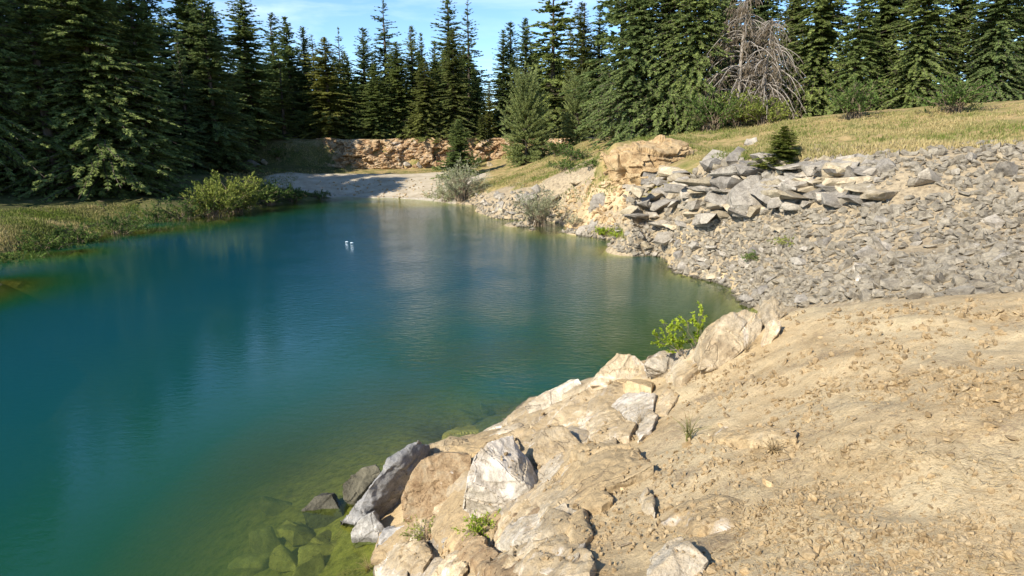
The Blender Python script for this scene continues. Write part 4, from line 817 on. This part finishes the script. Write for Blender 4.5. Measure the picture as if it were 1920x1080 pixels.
T = [
 (450, -12, 77, 'fir', 'tall broad fir at the left edge with sunlit yellowish left side', 'fir', 1.15),
 (508, 24, 86, 'spire', 'narrow dark fir left of a twin with a paler tip', 'fir', 1.1),
 (534, 30, 84, 'fir', 'dark leaning fir with a pale yellowish tip beside its narrow twin', 'fir', .9),
 (522, 108, 78, 'open', 'short sparse fir with its pale trunk showing in front of the dark twins', 'fir_yellow', 1.15),
 (566, 50, 86, 'spire', 'slim fir with an open top between the dark twins and the broad green fir', 'fir', 1.1),
 (584, 66, 85, 'open', 'thin fir close right of the slim open topped fir', 'fir', .8),
 (607, 70, 79, 'fir', 'broad sunlit green fir in front of the left forest', 'fir_yellow', 1.2),
 (634, 52, 88, 'open', 'slender spire with short layered branches above the forest', 'fir', .6),
 (650, 108, 80, 'fir', 'shorter grey green fir right of the slender layered spire', 'fir', 1.0),
 (680, 52, 82, 'spire', 'mid height fir just left of the tallest layered fir', 'fir', 1.15),
 (718, 2, 84, 'open', 'tall open fir with tiers of layered branches against the sky', 'fir', .95),
 (700, 120, 79, 'fir', 'shaded fir at the foot of the tall tiered fir', 'fir', 1.2),
 (742, 78, 81, 'fir', 'green fir right behind the tall tiered fir', 'fir', 1.1),
 (771, 48, 83, 'spire', 'thin tipped fir in the middle of the forest gap', 'fir', 1.0),
 (789, 62, 87, 'spire', 'narrow bare tipped fir right of the thin tipped fir', 'fir', .8),
 (814, 76, 88, 'spire', 'small fir with a reddish dying tip', 'fir', .9),
 (795, 112, 78, 'fir', 'yellow green bushy fir in front of the middle forest', 'fir_yellow', 1.25),
 (839, -12, 85, 'spire', 'tallest dense spire left of the one sided open spire', 'fir', 1.15),
 (848, 58, 79, 'fir', 'olive fir in front of the tallest dense spire', 'fir_yellow', 1.0),
 (877, -4, 84, 'open', 'tall open spire with long branches reaching right', 'fir', .75),
 (892, 138, 80, 'fir', 'low dark fir filling the gap under the open spire', 'fir', .9),
 (917, 152, 79, 'spire', 'thin brownish fir standing in the sky gap', 'fir_yellow', .75),
 (904, 214, 78, 'fir', 'small yellow green fir at the cliff top under the gap', 'fir_yellow', 1.3),
 (944, 56, 82, 'spire', 'left one of the pair of spires right of the sky gap', 'fir', 1.2),
 (957, 41, 84, 'spire', 'right and taller one of the pair of spires by the sky gap', 'fir', 1.0),
 (985, 34, 82, 'spire', 'narrow spire above the round pine', 'fir', 1.1),
 (1040, -62, 80, 'old', 'old fir with a bare upper trunk and ragged wide boughs', 'fir', 1.1),
 (1070, 40, 86, 'open', 'thin dead topped fir beside the yellowish spire', 'fir_yellow', .7),
 (1093, 4, 78, 'spire', 'yellowish dense spire right of the old ragged fir', 'fir_yellow', 1.25),
 (1126, 14, 80, 'spire', 'dark spire at the left side of the upper right sky gap', 'fir', 1.15),
 (987, 152, 66, 'pine', 'round bushy pine with pale needles standing before the cliff', 'pine', .88),
 (1084, 152, 70, 'pine', 'dull olive pine on the ledge right of the round pine', 'pine', .82),
 (1137, 148, 62, 'pine', 'slim olive pine left of the big right hand firs', 'pine', .62),
 (860, 226, 67, 'small', 'small dark fir growing alone in front of the sunlit cliff', 'fir', 1.25),
 (1176, -190, 58, 'old', 'tall ragged fir behind the first big right hand fir', 'fir', 1.0),
 (1205, -110, 54, 'broad', 'first and greenest of the big right hand firs', 'fir', 1.0),
 (1268, -170, 53, 'broad', 'second big fir with drooping boughs right of the greenest one', 'fir', .9),
 (1322, -150, 51, 'broad', 'dark drooping fir just left of the dead trees', 'fir', .85),
 (1375, -120, 60, 'broad', 'shaded fir behind the left dead tree', 'fir', .9),
 (1440, -140, 58, 'broad', 'shaded fir behind the right dead tree', 'fir', .9),
 (1500, -60, 54, 'broad', 'sunlit fir right of the dead trees', 'fir_yellow', .9),
 (1472, 238, float(hit1(1472, 305)[1]), 'small', 'small yellow green fir on the grass above the rubble', 'leaf_yellow', 2.2),
]
for k, (px, ap, Y, kind, lab, m_, w_) in enumerate(T):
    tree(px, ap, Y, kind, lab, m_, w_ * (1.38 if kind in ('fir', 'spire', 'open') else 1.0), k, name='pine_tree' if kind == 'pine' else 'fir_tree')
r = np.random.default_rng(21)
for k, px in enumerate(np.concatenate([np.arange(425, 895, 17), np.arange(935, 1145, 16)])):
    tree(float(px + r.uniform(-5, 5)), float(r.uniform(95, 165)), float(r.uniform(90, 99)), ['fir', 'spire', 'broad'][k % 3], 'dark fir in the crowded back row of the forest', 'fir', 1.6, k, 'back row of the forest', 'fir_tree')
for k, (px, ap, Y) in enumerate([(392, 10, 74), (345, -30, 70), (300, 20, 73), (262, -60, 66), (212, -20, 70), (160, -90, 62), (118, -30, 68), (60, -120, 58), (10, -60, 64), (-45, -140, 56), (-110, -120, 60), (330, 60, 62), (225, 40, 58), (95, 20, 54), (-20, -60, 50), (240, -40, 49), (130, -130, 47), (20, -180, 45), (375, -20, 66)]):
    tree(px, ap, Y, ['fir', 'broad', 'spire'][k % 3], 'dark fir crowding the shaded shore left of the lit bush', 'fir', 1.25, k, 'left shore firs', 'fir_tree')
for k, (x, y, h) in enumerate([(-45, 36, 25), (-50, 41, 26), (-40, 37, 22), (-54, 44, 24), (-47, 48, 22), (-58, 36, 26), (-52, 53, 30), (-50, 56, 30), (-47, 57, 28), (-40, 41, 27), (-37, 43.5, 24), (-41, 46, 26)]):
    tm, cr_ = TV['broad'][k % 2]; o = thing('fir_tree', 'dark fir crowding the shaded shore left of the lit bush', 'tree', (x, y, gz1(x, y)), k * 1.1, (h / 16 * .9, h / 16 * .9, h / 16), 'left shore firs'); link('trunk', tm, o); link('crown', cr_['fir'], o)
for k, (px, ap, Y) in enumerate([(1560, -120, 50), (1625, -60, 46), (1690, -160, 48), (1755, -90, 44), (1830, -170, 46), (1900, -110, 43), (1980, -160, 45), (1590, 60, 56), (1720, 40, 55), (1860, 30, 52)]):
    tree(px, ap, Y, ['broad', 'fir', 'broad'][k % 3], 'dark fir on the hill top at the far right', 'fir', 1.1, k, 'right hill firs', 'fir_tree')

# dead trees: grey trunk, hanging bare boughs, patches of brown needles
def dead_tree(px, apex, pyb, Y, label, lean, brown, seed, Rb=2.6):
    r = np.random.default_rng(seed); x, _, ztop = P(px, apex, Y); xb, _, zb = P(pyb[0], pyb[1], Y); z = gz1(xb, Y); H = ztop - z
    o = thing('dead_tree', label, 'dead tree', (xb, Y, z))
    zz_ = np.linspace(-.4, H, 16); f = np.linspace(0, 1, 16); cx = (x - xb) * f
    V1, q1 = tubes(np.stack([cx + .05 * np.sin(f * 9), .04 * np.cos(f * 7), zz_], -1)[None], (.17 * (1 - f) ** .7 + .025)[None], 8)
    link('trunk', mk_mesh('trunk', V1, q1, M['deadwood'], True), o)
    n = 95; tb = r.uniform(.18, .99, n); a = r.uniform(0, 6.28, n); Ln = Rb * (1.05 - tb) ** .55 * r.uniform(.5, 1.35, n) + .25; m = 8; s = np.linspace(0, 1, m)
    up = r.uniform(.05, .35, n)
    B = np.stack([np.cos(a)[:, None] * Ln[:, None] * s + ((x - xb) * tb)[:, None], np.sin(a)[:, None] * Ln[:, None] * s, (tb * H)[:, None] + Ln[:, None] * (up[:, None] * s * 1.2 - (1.0 + r.uniform(-.2, .4, n))[:, None] * s ** 2.2 * .8)], -1)
    B += r.normal(0, .03, B.shape) * s[None, :, None]
    V2, q2 = tubes(B, (.020 + .012 * Ln)[:, None] * (1 - .75 * s)[None], 4)
    # hanging twigs
    kt = 7; bi = np.repeat(np.arange(n), kt); ss = r.uniform(.25, 1, n * kt); ff = ss * (m - 1); i0 = np.minimum(ff.astype(int), m - 2); fr_ = (ff - i0)[:, None]
    b0 = B[bi, i0] * (1 - fr_) + B[bi, i0 + 1] * fr_; tl = r.uniform(.25, .75, n * kt); s4 = np.linspace(0, 1, 4)
    sw = r.normal(0, .45, (n * kt, 2)); Tw = b0[:, None, :] + np.concatenate([sw[:, None, :] * s4[None, :, None] * tl[:, None, None], -(s4 ** 1.4)[None, :, None] * tl[:, None, None] + .15 * (s4 * tl[:, None])[..., None]], -1)
    V3, q3 = tubes(Tw, np.full((n * kt, 4), .011) * (1 - .6 * s4)[None], 3)
    link('bough', mk_mesh('bough', np.concatenate([V2, V3]), np.concatenate([q2, q3 + len(V2)]), M['deadwood'], True), o)
    # brown needles, thicker on the side the photo shows them
    kk = brown; bi = r.integers(0, len(b0), kk); sel = (b0[bi, 0] - (x - xb) * .7 < .2) | (b0[bi, 2] < H * .45) | (r.random(kk) < .25); bi = bi[sel]; bb = b0[bi] + r.normal(0, .12, (len(bi), 3)); bb[:, 2] -= r.uniform(0, .5, len(bi)); nb = len(bi)
    dr = unit(np.stack([r.normal(0, .35, nb), r.normal(0, .35, nb), -np.ones(nb)], -1)); sd = unit(np.cross(dr, r.normal(0, 1, (nb, 3))))
    V4, q4 = blades(bb, dr, sd, r.uniform(.15, .38, nb), r.uniform(.04, .09, nb), .2)
    c = link('dead_needles', mk_mesh('dead_needles', V4, q4, M['brown_needles'], False, {'tint': np.repeat(np.clip(r.normal(.5, .25, nb), 0, 1), 4)}), o); c['label'] = 'hanging brown dead needles'
    return o
dead_tree(1404, -30, (1382, 185), 50, 'dead tree with brown hanging needles, left of the two', .1, 4600, 3, 3.5)
dead_tree(1448, 34, (1428, 205), 49, 'barer grey dead tree, right of the two', .1, 3300, 4, 3.3)

# ------------------------------------------------------------------ shrubs
def shrub_meshes(seed, H, Rd, stems, leaf, nleaf, lm, wide=.45, upright=.6, hang=0.0, twigr=.006, levels=7):
    r = np.random.default_rng(seed); m = levels; s = np.linspace(0, 1, m)
    a = r.uniform(0, 6.28, stems); sp_ = Rd * np.sqrt(r.uniform(.02, 1, stems)); hh = H * r.uniform(.55, 1.05, stems) * (1 - .45 * (sp_ / Rd) ** 2)
    curve = s ** (1 / (1 + upright)); B = np.stack([np.cos(a)[:, None] * sp_[:, None] * s ** (1 + upright * .5), np.sin(a)[:, None] * sp_[:, None] * s ** (1 + upright * .5), hh[:, None] * curve - hang * (s ** 3)[None] * sp_[:, None]], -1)
    B += r.normal(0, .035 * Rd, B.shape) * s[None, :, None]; B[..., :2] += (r.normal(0, .12 * Rd, (stems, 2)) * np.array([1, 1]))[:, None, :]
    # side twigs
    kt = 5; bi = np.repeat(np.arange(stems), kt); f = r.uniform(.3, 1, len(bi)) * (m - 1); i0 = np.minimum(f.astype(int), m - 2); fr_ = (f - i0)[:, None]; b0 = B[bi, i0] * (1 - fr_) + B[bi, i0 + 1] * fr_
    td = unit(unit(B[bi, i0 + 1] - B[bi, i0]) + r.normal(0, .6, (len(bi), 3))); tl = r.uniform(.12, .3, len(bi)) * (H + Rd) * .5; s4 = np.linspace(0, 1, 4); Tw = b0[:, None] + td[:, None] * (s4[None, :, None] * tl[:, None, None]); Tw[..., 2] -= hang * .3 * (s4 ** 2)[None] * tl[:, None]
    V1, q1 = tubes(B, (twigr * (1.6 - 1.2 * s))[None] * np.ones((stems, 1)), 4); V2, q2 = tubes(Tw, (twigr * .5 * (1 - .6 * s4))[None] * np.ones((len(bi), 1)), 3)
    sm = mk_mesh('stem', np.concatenate([V1, V2]), np.concatenate([q1, q2 + len(V1)]), M['twig'], True)
    ti = r.integers(0, len(Tw), nleaf); tf = r.uniform(.05, 1.02, nleaf)[:, None]; lb = Tw[ti, 0] * (1 - tf) + Tw[ti, 3] * tf
    dr = unit(td[ti] + r.normal(0, .75, (nleaf, 3)) + np.array([0, 0, .15])); sd = unit(np.cross(dr, unit(np.array([0, 0, 1.]) + r.normal(0, .5, (nleaf, 3)))))
    ln = leaf * r.uniform(.6, 1.25, nleaf); lb[:, 2] = np.maximum(lb[:, 2], .01)
    V3, q3 = blades(lb, dr, sd, ln, ln * wide, -.12)
    tint = np.clip(.45 + .45 * fbm3(lb * (2.5 / max(H, .1)), 2, seed) + r.normal(0, .2, nleaf), 0, 1)
    return sm, mk_mesh('foliage', V3, q3, M[lm], False, {'tint': np.repeat(tint, 4)})
def shrub(px, py, label, H, Rd, stems, leaf, nleaf, lm, seed, name='shrub', cat='shrub', Y=None, group=None, sink=.05, **kw):
    p = hit1(px, py)
    if Y is not None: p = np.array(P(px, py, Y)); p[2] = gz1(p[0], p[1])
    sm, fm = shrub_meshes(seed, H, Rd, stems, leaf, nleaf, lm, **kw)
    o = thing(name, label, cat, (p[0], p[1], p[2] - sink), seed * .7, group=group); link('stem', sm, o); link('foliage', fm, o); return o
shrub(440, 402, 'large yellow green bush in sun on the left shore', 3.1, 2.4, 80, .2, 8500, 'leaf_yellow', 1, upright=.5, twigr=.015)
shrub(402, 412, 'second sunlit bush left of the large yellow green one', 2.8, 2.1, 60, .2, 5200, 'leaf_yellow', 2, upright=.5, twigr=.015)
shrub(505, 384, 'dark green bush in shade right of the sunlit bush', 2.0, 1.9, 46, .2, 3400, 'leaf_green', 3, twigr=.014)
shrub(548, 378, 'low dark shrub at the shore between the shaded bush and the landing', 1.3, 1.6, 36, .18, 2000, 'leaf_green', 4, twigr=.012)
shrub(600, 372, 'low weeds trailing into the water at the landing edge', .7, 1.5, 30, .15, 1200, 'leaf_green', 5, twigr=.01)
shrub(522, 300, 'small pale leafed shrub on the shaded left cliff slope', 1.6, .9, 20, .18, 700, 'leaf_green', 6, twigr=.014)
shrub(866, 376, 'pale grey green willow at the water left of the rocky mound', 3.3, 2.3, 90, .19, 7500, 'leaf_grey', 7, name='willow', wide=.2, upright=.9, twigr=.014)
shrub(838, 378, 'low greener willow leaning over the water beside the pale one', 2.0, 2.2, 46, .2, 3400, 'leaf_grey', 8, name='willow', wide=.22, upright=.3, hang=.25, twigr=.01)
shrub(1008, 425, 'grey green shrub on the rocks by the water', 2.6, 1.55, 80, .12, 7000, 'leaf_grey', 9, wide=.25, upright=.35, twigr=.01)
shrub(1078, 426, 'small grey shrub at the foot of the dirt slope', .9, .7, 30, .08, 1300, 'leaf_grey', 10, wide=.25, twigr=.008)
shrub(1130, 438, 'bright green weeds at the foot of the dirt slope', .5, .7, 26, .10, 900, 'leaf_bright', 11, twigr=.006)
shrub(1160, 444, 'second clump of bright weeds by the scree edge', .3, .5, 18, .09, 420, 'leaf_bright', 12, twigr=.006)
shrub(1412, 492, 'green weed tuft in the middle of the scree', .45, .4, 24, .06, 800, 'leaf_green', 13, twigr=.004)
shrub(1478, 462, 'pale green weed patch at the right of the scree', .4, .6, 24, .06, 700, 'leaf_yellow', 14, twigr=.004)
shrub(1155, 325, 'bright green bush at the left foot of the outcrop', .7, .8, 24, .12, 800, 'leaf_green', 15, twigr=.01)
shrub(1112, 312, 'bright green bush left of the outcrop', .6, .8, 24, .12, 800, 'leaf_green', 16, twigr=.01)
shrub(968, 308, 'yellow green shrub at the foot of the round pine', 2.0, 1.7, 44, .18, 2200, 'leaf_yellow', 17, twigr=.014)
shrub(1010, 300, 'green shrub right of the pine foot', 1.7, 1.6, 40, .17, 2000, 'leaf_green', 18, twigr=.014)
shrub(1045, 292, 'dark shrub on the slope under the ledge', 1.5, 1.5, 36, .17, 1700, 'leaf_green', 19, twigr=.014)
shrub(1080, 300, 'low green thicket on the slope between the dark shrub and the outcrop', 1.0, 1.7, 40, .15, 1900, 'leaf_green', 20, twigr=.012)
shrub(1060, 320, 'lowest green bush on the grassy slope', .8, 1.3, 30, .13, 1300, 'leaf_green', 21, twigr=.01)
shrub(890, 314, 'dark shrub in shade right of the small fir', 1.5, 1.4, 34, .18, 1500, 'leaf_green', 22, twigr=.014)
for k, (px, py, h_, rd_, lm, lab) in enumerate([
  (1190, 252, 2.2, 1.8, 'leaf_green', 'green undergrowth bush at the foot of the greenest big fir'), (1238, 250, 1.6, 1.6, 'leaf_yellow', 'yellow green undergrowth bush left of the outcrop top'),
  (1285, 246, 2.4, 1.9, 'leaf_green', 'dark undergrowth bush behind the outcrop top'), (1335, 240, 3.2, 2.4, 'leaf_green', 'round undergrowth bush between the big firs and the dead trees'),
  (1375, 232, 3.4, 2.4, 'leaf_yellow', 'olive undergrowth bush under the left dead tree'), (1425, 226, 2.6, 2.2, 'leaf_green', 'low bush under the right dead tree'), (1110, 250, 1.4, 1.5, 'leaf_yellow', 'yellow green bush at the right end of the ledge'),
  (1150, 256, 1.5, 1.4, 'leaf_green', 'green bush under the slim olive pine'), (1600, 222, 2.2, 2.0, 'leaf_green', 'green bush under the far right hill firs'), (1790, 212, 2.0, 2.0, 'leaf_green', 'last green bush at the far right hill top')]):
    shrub(px, py, lab, h_, rd_, 46, .17, 2600, lm, 30 + k, twigr=.014)
shrub(1388, 200, 'olive green bush hiding the foot of the left dead tree', 2.6, 2.3, 60, .18, 5200, 'leaf_yellow', 71, Y=47.5, twigr=.014)
shrub(1432, 210, 'yellowish bush hiding the foot of the right dead tree', 1.9, 2.2, 55, .18, 4200, 'leaf_yellow', 72, Y=46, twigr=.014)
shrub(1335, 225, 'green bush left of the dead trees at the forest edge', 3.0, 2.4, 55, .18, 4600, 'leaf_green', 73, Y=47, twigr=.014)
for k, (px, py, h_, rd_) in enumerate([(345, 420, 2.0, 1.7), (290, 432, 1.6, 1.6), (225, 450, 2.0, 1.7), (150, 468, 1.5, 1.4), (85, 492, 1.7, 1.5), (20, 520, 1.4, 1.3)]):
    shrub(px, py, 'dark shrub along the shaded shore at the far left', h_, rd_, 34, .15, 1800, 'leaf_green', 50 + k, group='left shore shrubs', twigr=.012)
shrub(1306, 676, 'leggy bright green bush growing from the crest rocks', .85, .55, 12, .04, 1900, 'leaf_bright', 61, wide=.62, upright=.1, twigr=.004)
shrub(905, 1012, 'bright green weed under the white block', .3, .28, 30, .036, 950, 'leaf_bright', 62, wide=.4, twigr=.002, sink=.02)
shrub(800, 1012, 'paler thin weed left of the bright one', .26, .3, 24, .03, 480, 'leaf_yellow', 63, wide=.4, twigr=.002, sink=.02)

# ------------------------------------------------------------------ grass
def grass_tuft(px, py, label, n, H, spread, seed, mat_='straw', name='grass_tuft'):
    r = np.random.default_rng(seed); p = hit1(px, py); m = 6; s = np.linspace(0, 1, m); a = r.uniform(0, 6.28, n); hh = H * r.uniform(.5, 1.1, n); out = spread * r.uniform(.1, 1, n)
    b0 = r.normal(0, .012, (n, 2)); B = np.stack([b0[:, :1] + np.cos(a)[:, None] * out[:, None] * s ** 1.8, b0[:, 1:] + np.sin(a)[:, None] * out[:, None] * s ** 1.8, hh[:, None] * s - .35 * out[:, None] * s ** 3], -1)
    V, q = tubes(B, np.full((n, 1), .0034) * (1 - .6 * s)[None], 3)
    hd = B[:, -1]; dr = unit(B[:, -1] - B[:, -2] + np.array([0, 0, -.002])); sd = unit(np.cross(dr, r.normal(0, 1, (n, 3)))); V2, q2 = blades(hd, dr, sd, np.full(n, .03), np.full(n, .008), .3)
    o = thing(name, label, 'grass', tuple(p)); link('blade', mk_mesh('blade', V, q, M[mat_], True, {'tint': np.full(len(V), .35)}), o); link('seed_head', mk_mesh('seed_head', V2, q2, M['straw'], False, {'tint': np.full(len(V2), .25)}), o)
grass_tuft(1162, 676, 'two dry grass stalks bending over the peaked crest rock', 3, .30, .22, 1)
grass_tuft(1290, 828, 'green grass tuft with long stalks on the dirt below the white slab', 30, .26, .2, 2, 'grass')
grass_tuft(1200, 800, 'fine dry grass standing over the white patched slab', 14, .22, .16, 3)
grass_tuft(1400, 660, 'pale straw stalks before the largest crest boulder', 9, .26, .22, 4)
grass_tuft(725, 885, 'few green grass blades behind the tilted slab', 8, .16, .07, 5, 'grass')
grass_tuft(690, 1072, 'dry brown grass in the wet stones at the bottom left', 26, .18, .16, 6)
grass_tuft(1450, 850, 'dead grey grass clump at the right of the dirt bank', 26, .12, .16, 7)
grass_tuft(1290, 690, 'dry stalks beside the low flat crest rock', 6, .24, .16, 8)
# grass cover of the hill, ledge and plateau rim: nobody could count it
r = np.random.default_rng(33); polys = [([(900, 352), (1000, 350), (1060, 330), (1150, 290), (1100, 262), (1040, 290), (950, 318)], 5200), ([(1140, 262), (1300, 300), (1370, 300), (1510, 300), (1510, 222), (1400, 236), (1300, 246)], 9000), ([(1510, 300), (1920, 272), (1920, 195), (1510, 222)], 5000), ([(640, 327), (850, 322), (850, 312), (640, 312)], 1800), ([(420, 330), (640, 327), (640, 275), (420, 268)], 2600), ([(1040, 372), (1100, 325), (1180, 325), (1178, 350), (1100, 385)], 420), ([(0, 395), (0, 460), (260, 402), (260, 380)], 4000), ([(0, 450), (0, 525), (150, 470), (300, 432), (420, 408), (420, 385), (250, 395)], 5200), ([(420, 385), (420, 330), (560, 332), (540, 360)], 1500), ([(800, 372), (850, 376), (850, 366), (790, 364)], 250), ([(1120, 440), (1180, 450), (1160, 425)], 200)]
w = np.concatenate([hit(*scatter(pl, n, r).T) for pl, n in polys])
xs = r.uniform(-34, 9, 4500); ys = np.interp(xs, WALLX, WALLY) + np.interp(xs, [-40, -22, -17, 9], [8, 5, 2.6, 2.6]) + r.uniform(-1.2, .8, 4500); w = np.concatenate([w, np.stack([xs, ys, gz(xs, ys)], -1)])
w = w[(w[:, 2] > .05) & (fbm2(w[:, 0] * .3 + 5, w[:, 1] * .3, 4, 93) + r.normal(0, .12, len(w)) > -.12)]; n = len(w); kb = 3; w = np.repeat(w, kb, 0) + r.normal(0, .07, (n * kb, 3)) * np.array([1, 1, 0]); n = len(w)
dr = unit(np.stack([r.normal(0, .4, n), r.normal(0, .4, n), np.ones(n)], -1)); sd = unit(np.cross(dr, r.normal(0, 1, (n, 3)))); gl_ = r.uniform(.08, .26, n); patch = fbm2(w[:, 0] * .35, w[:, 1] * .35, 4, 91)
V, q = blades(w - dr * .04, dr, sd, gl_, r.uniform(.025, .055, n), .1)
tag(link('hill_grass', mk_mesh('hill_grass', V, q, M['grass'], False, {'tint': np.repeat(np.clip(.45 + 1.3 * patch + r.normal(0, .2, n), 0, 1), 4)})), 'short dry yellow green grass on the hill and ledge', 'grass', kind='stuff')

# ------------------------------------------------------------------ litter floating on the water
for k, (px, py, lab) in enumerate([(650, 453.5, 'left one of two white scraps of floating litter'), (659.5, 455.5, 'right one of two white scraps of floating litter')]):
    x, y, z = G(px, py, 0.0); q_ = np.random.default_rng(k + 3)
    pts = .62 * np.array([(-.13, 0, -.02), (.13, .02, -.02), (-.14, .03, .07 if k == 0 else .09), (.12, .05, .1), (0, -.06, .03), (.05, .1, .05), (-.06, .1, .08), (.16, 0, .05), (0, .02, .11 - .06 * (1 - k))]) * np.array([1, 1, .42])
    me = rock_mesh('floating_litter', pts, .04, M['foam'], k, .8, 1, True, 6)
    tag(link('floating_litter', me, None, (x, y, 0)), lab, 'litter')
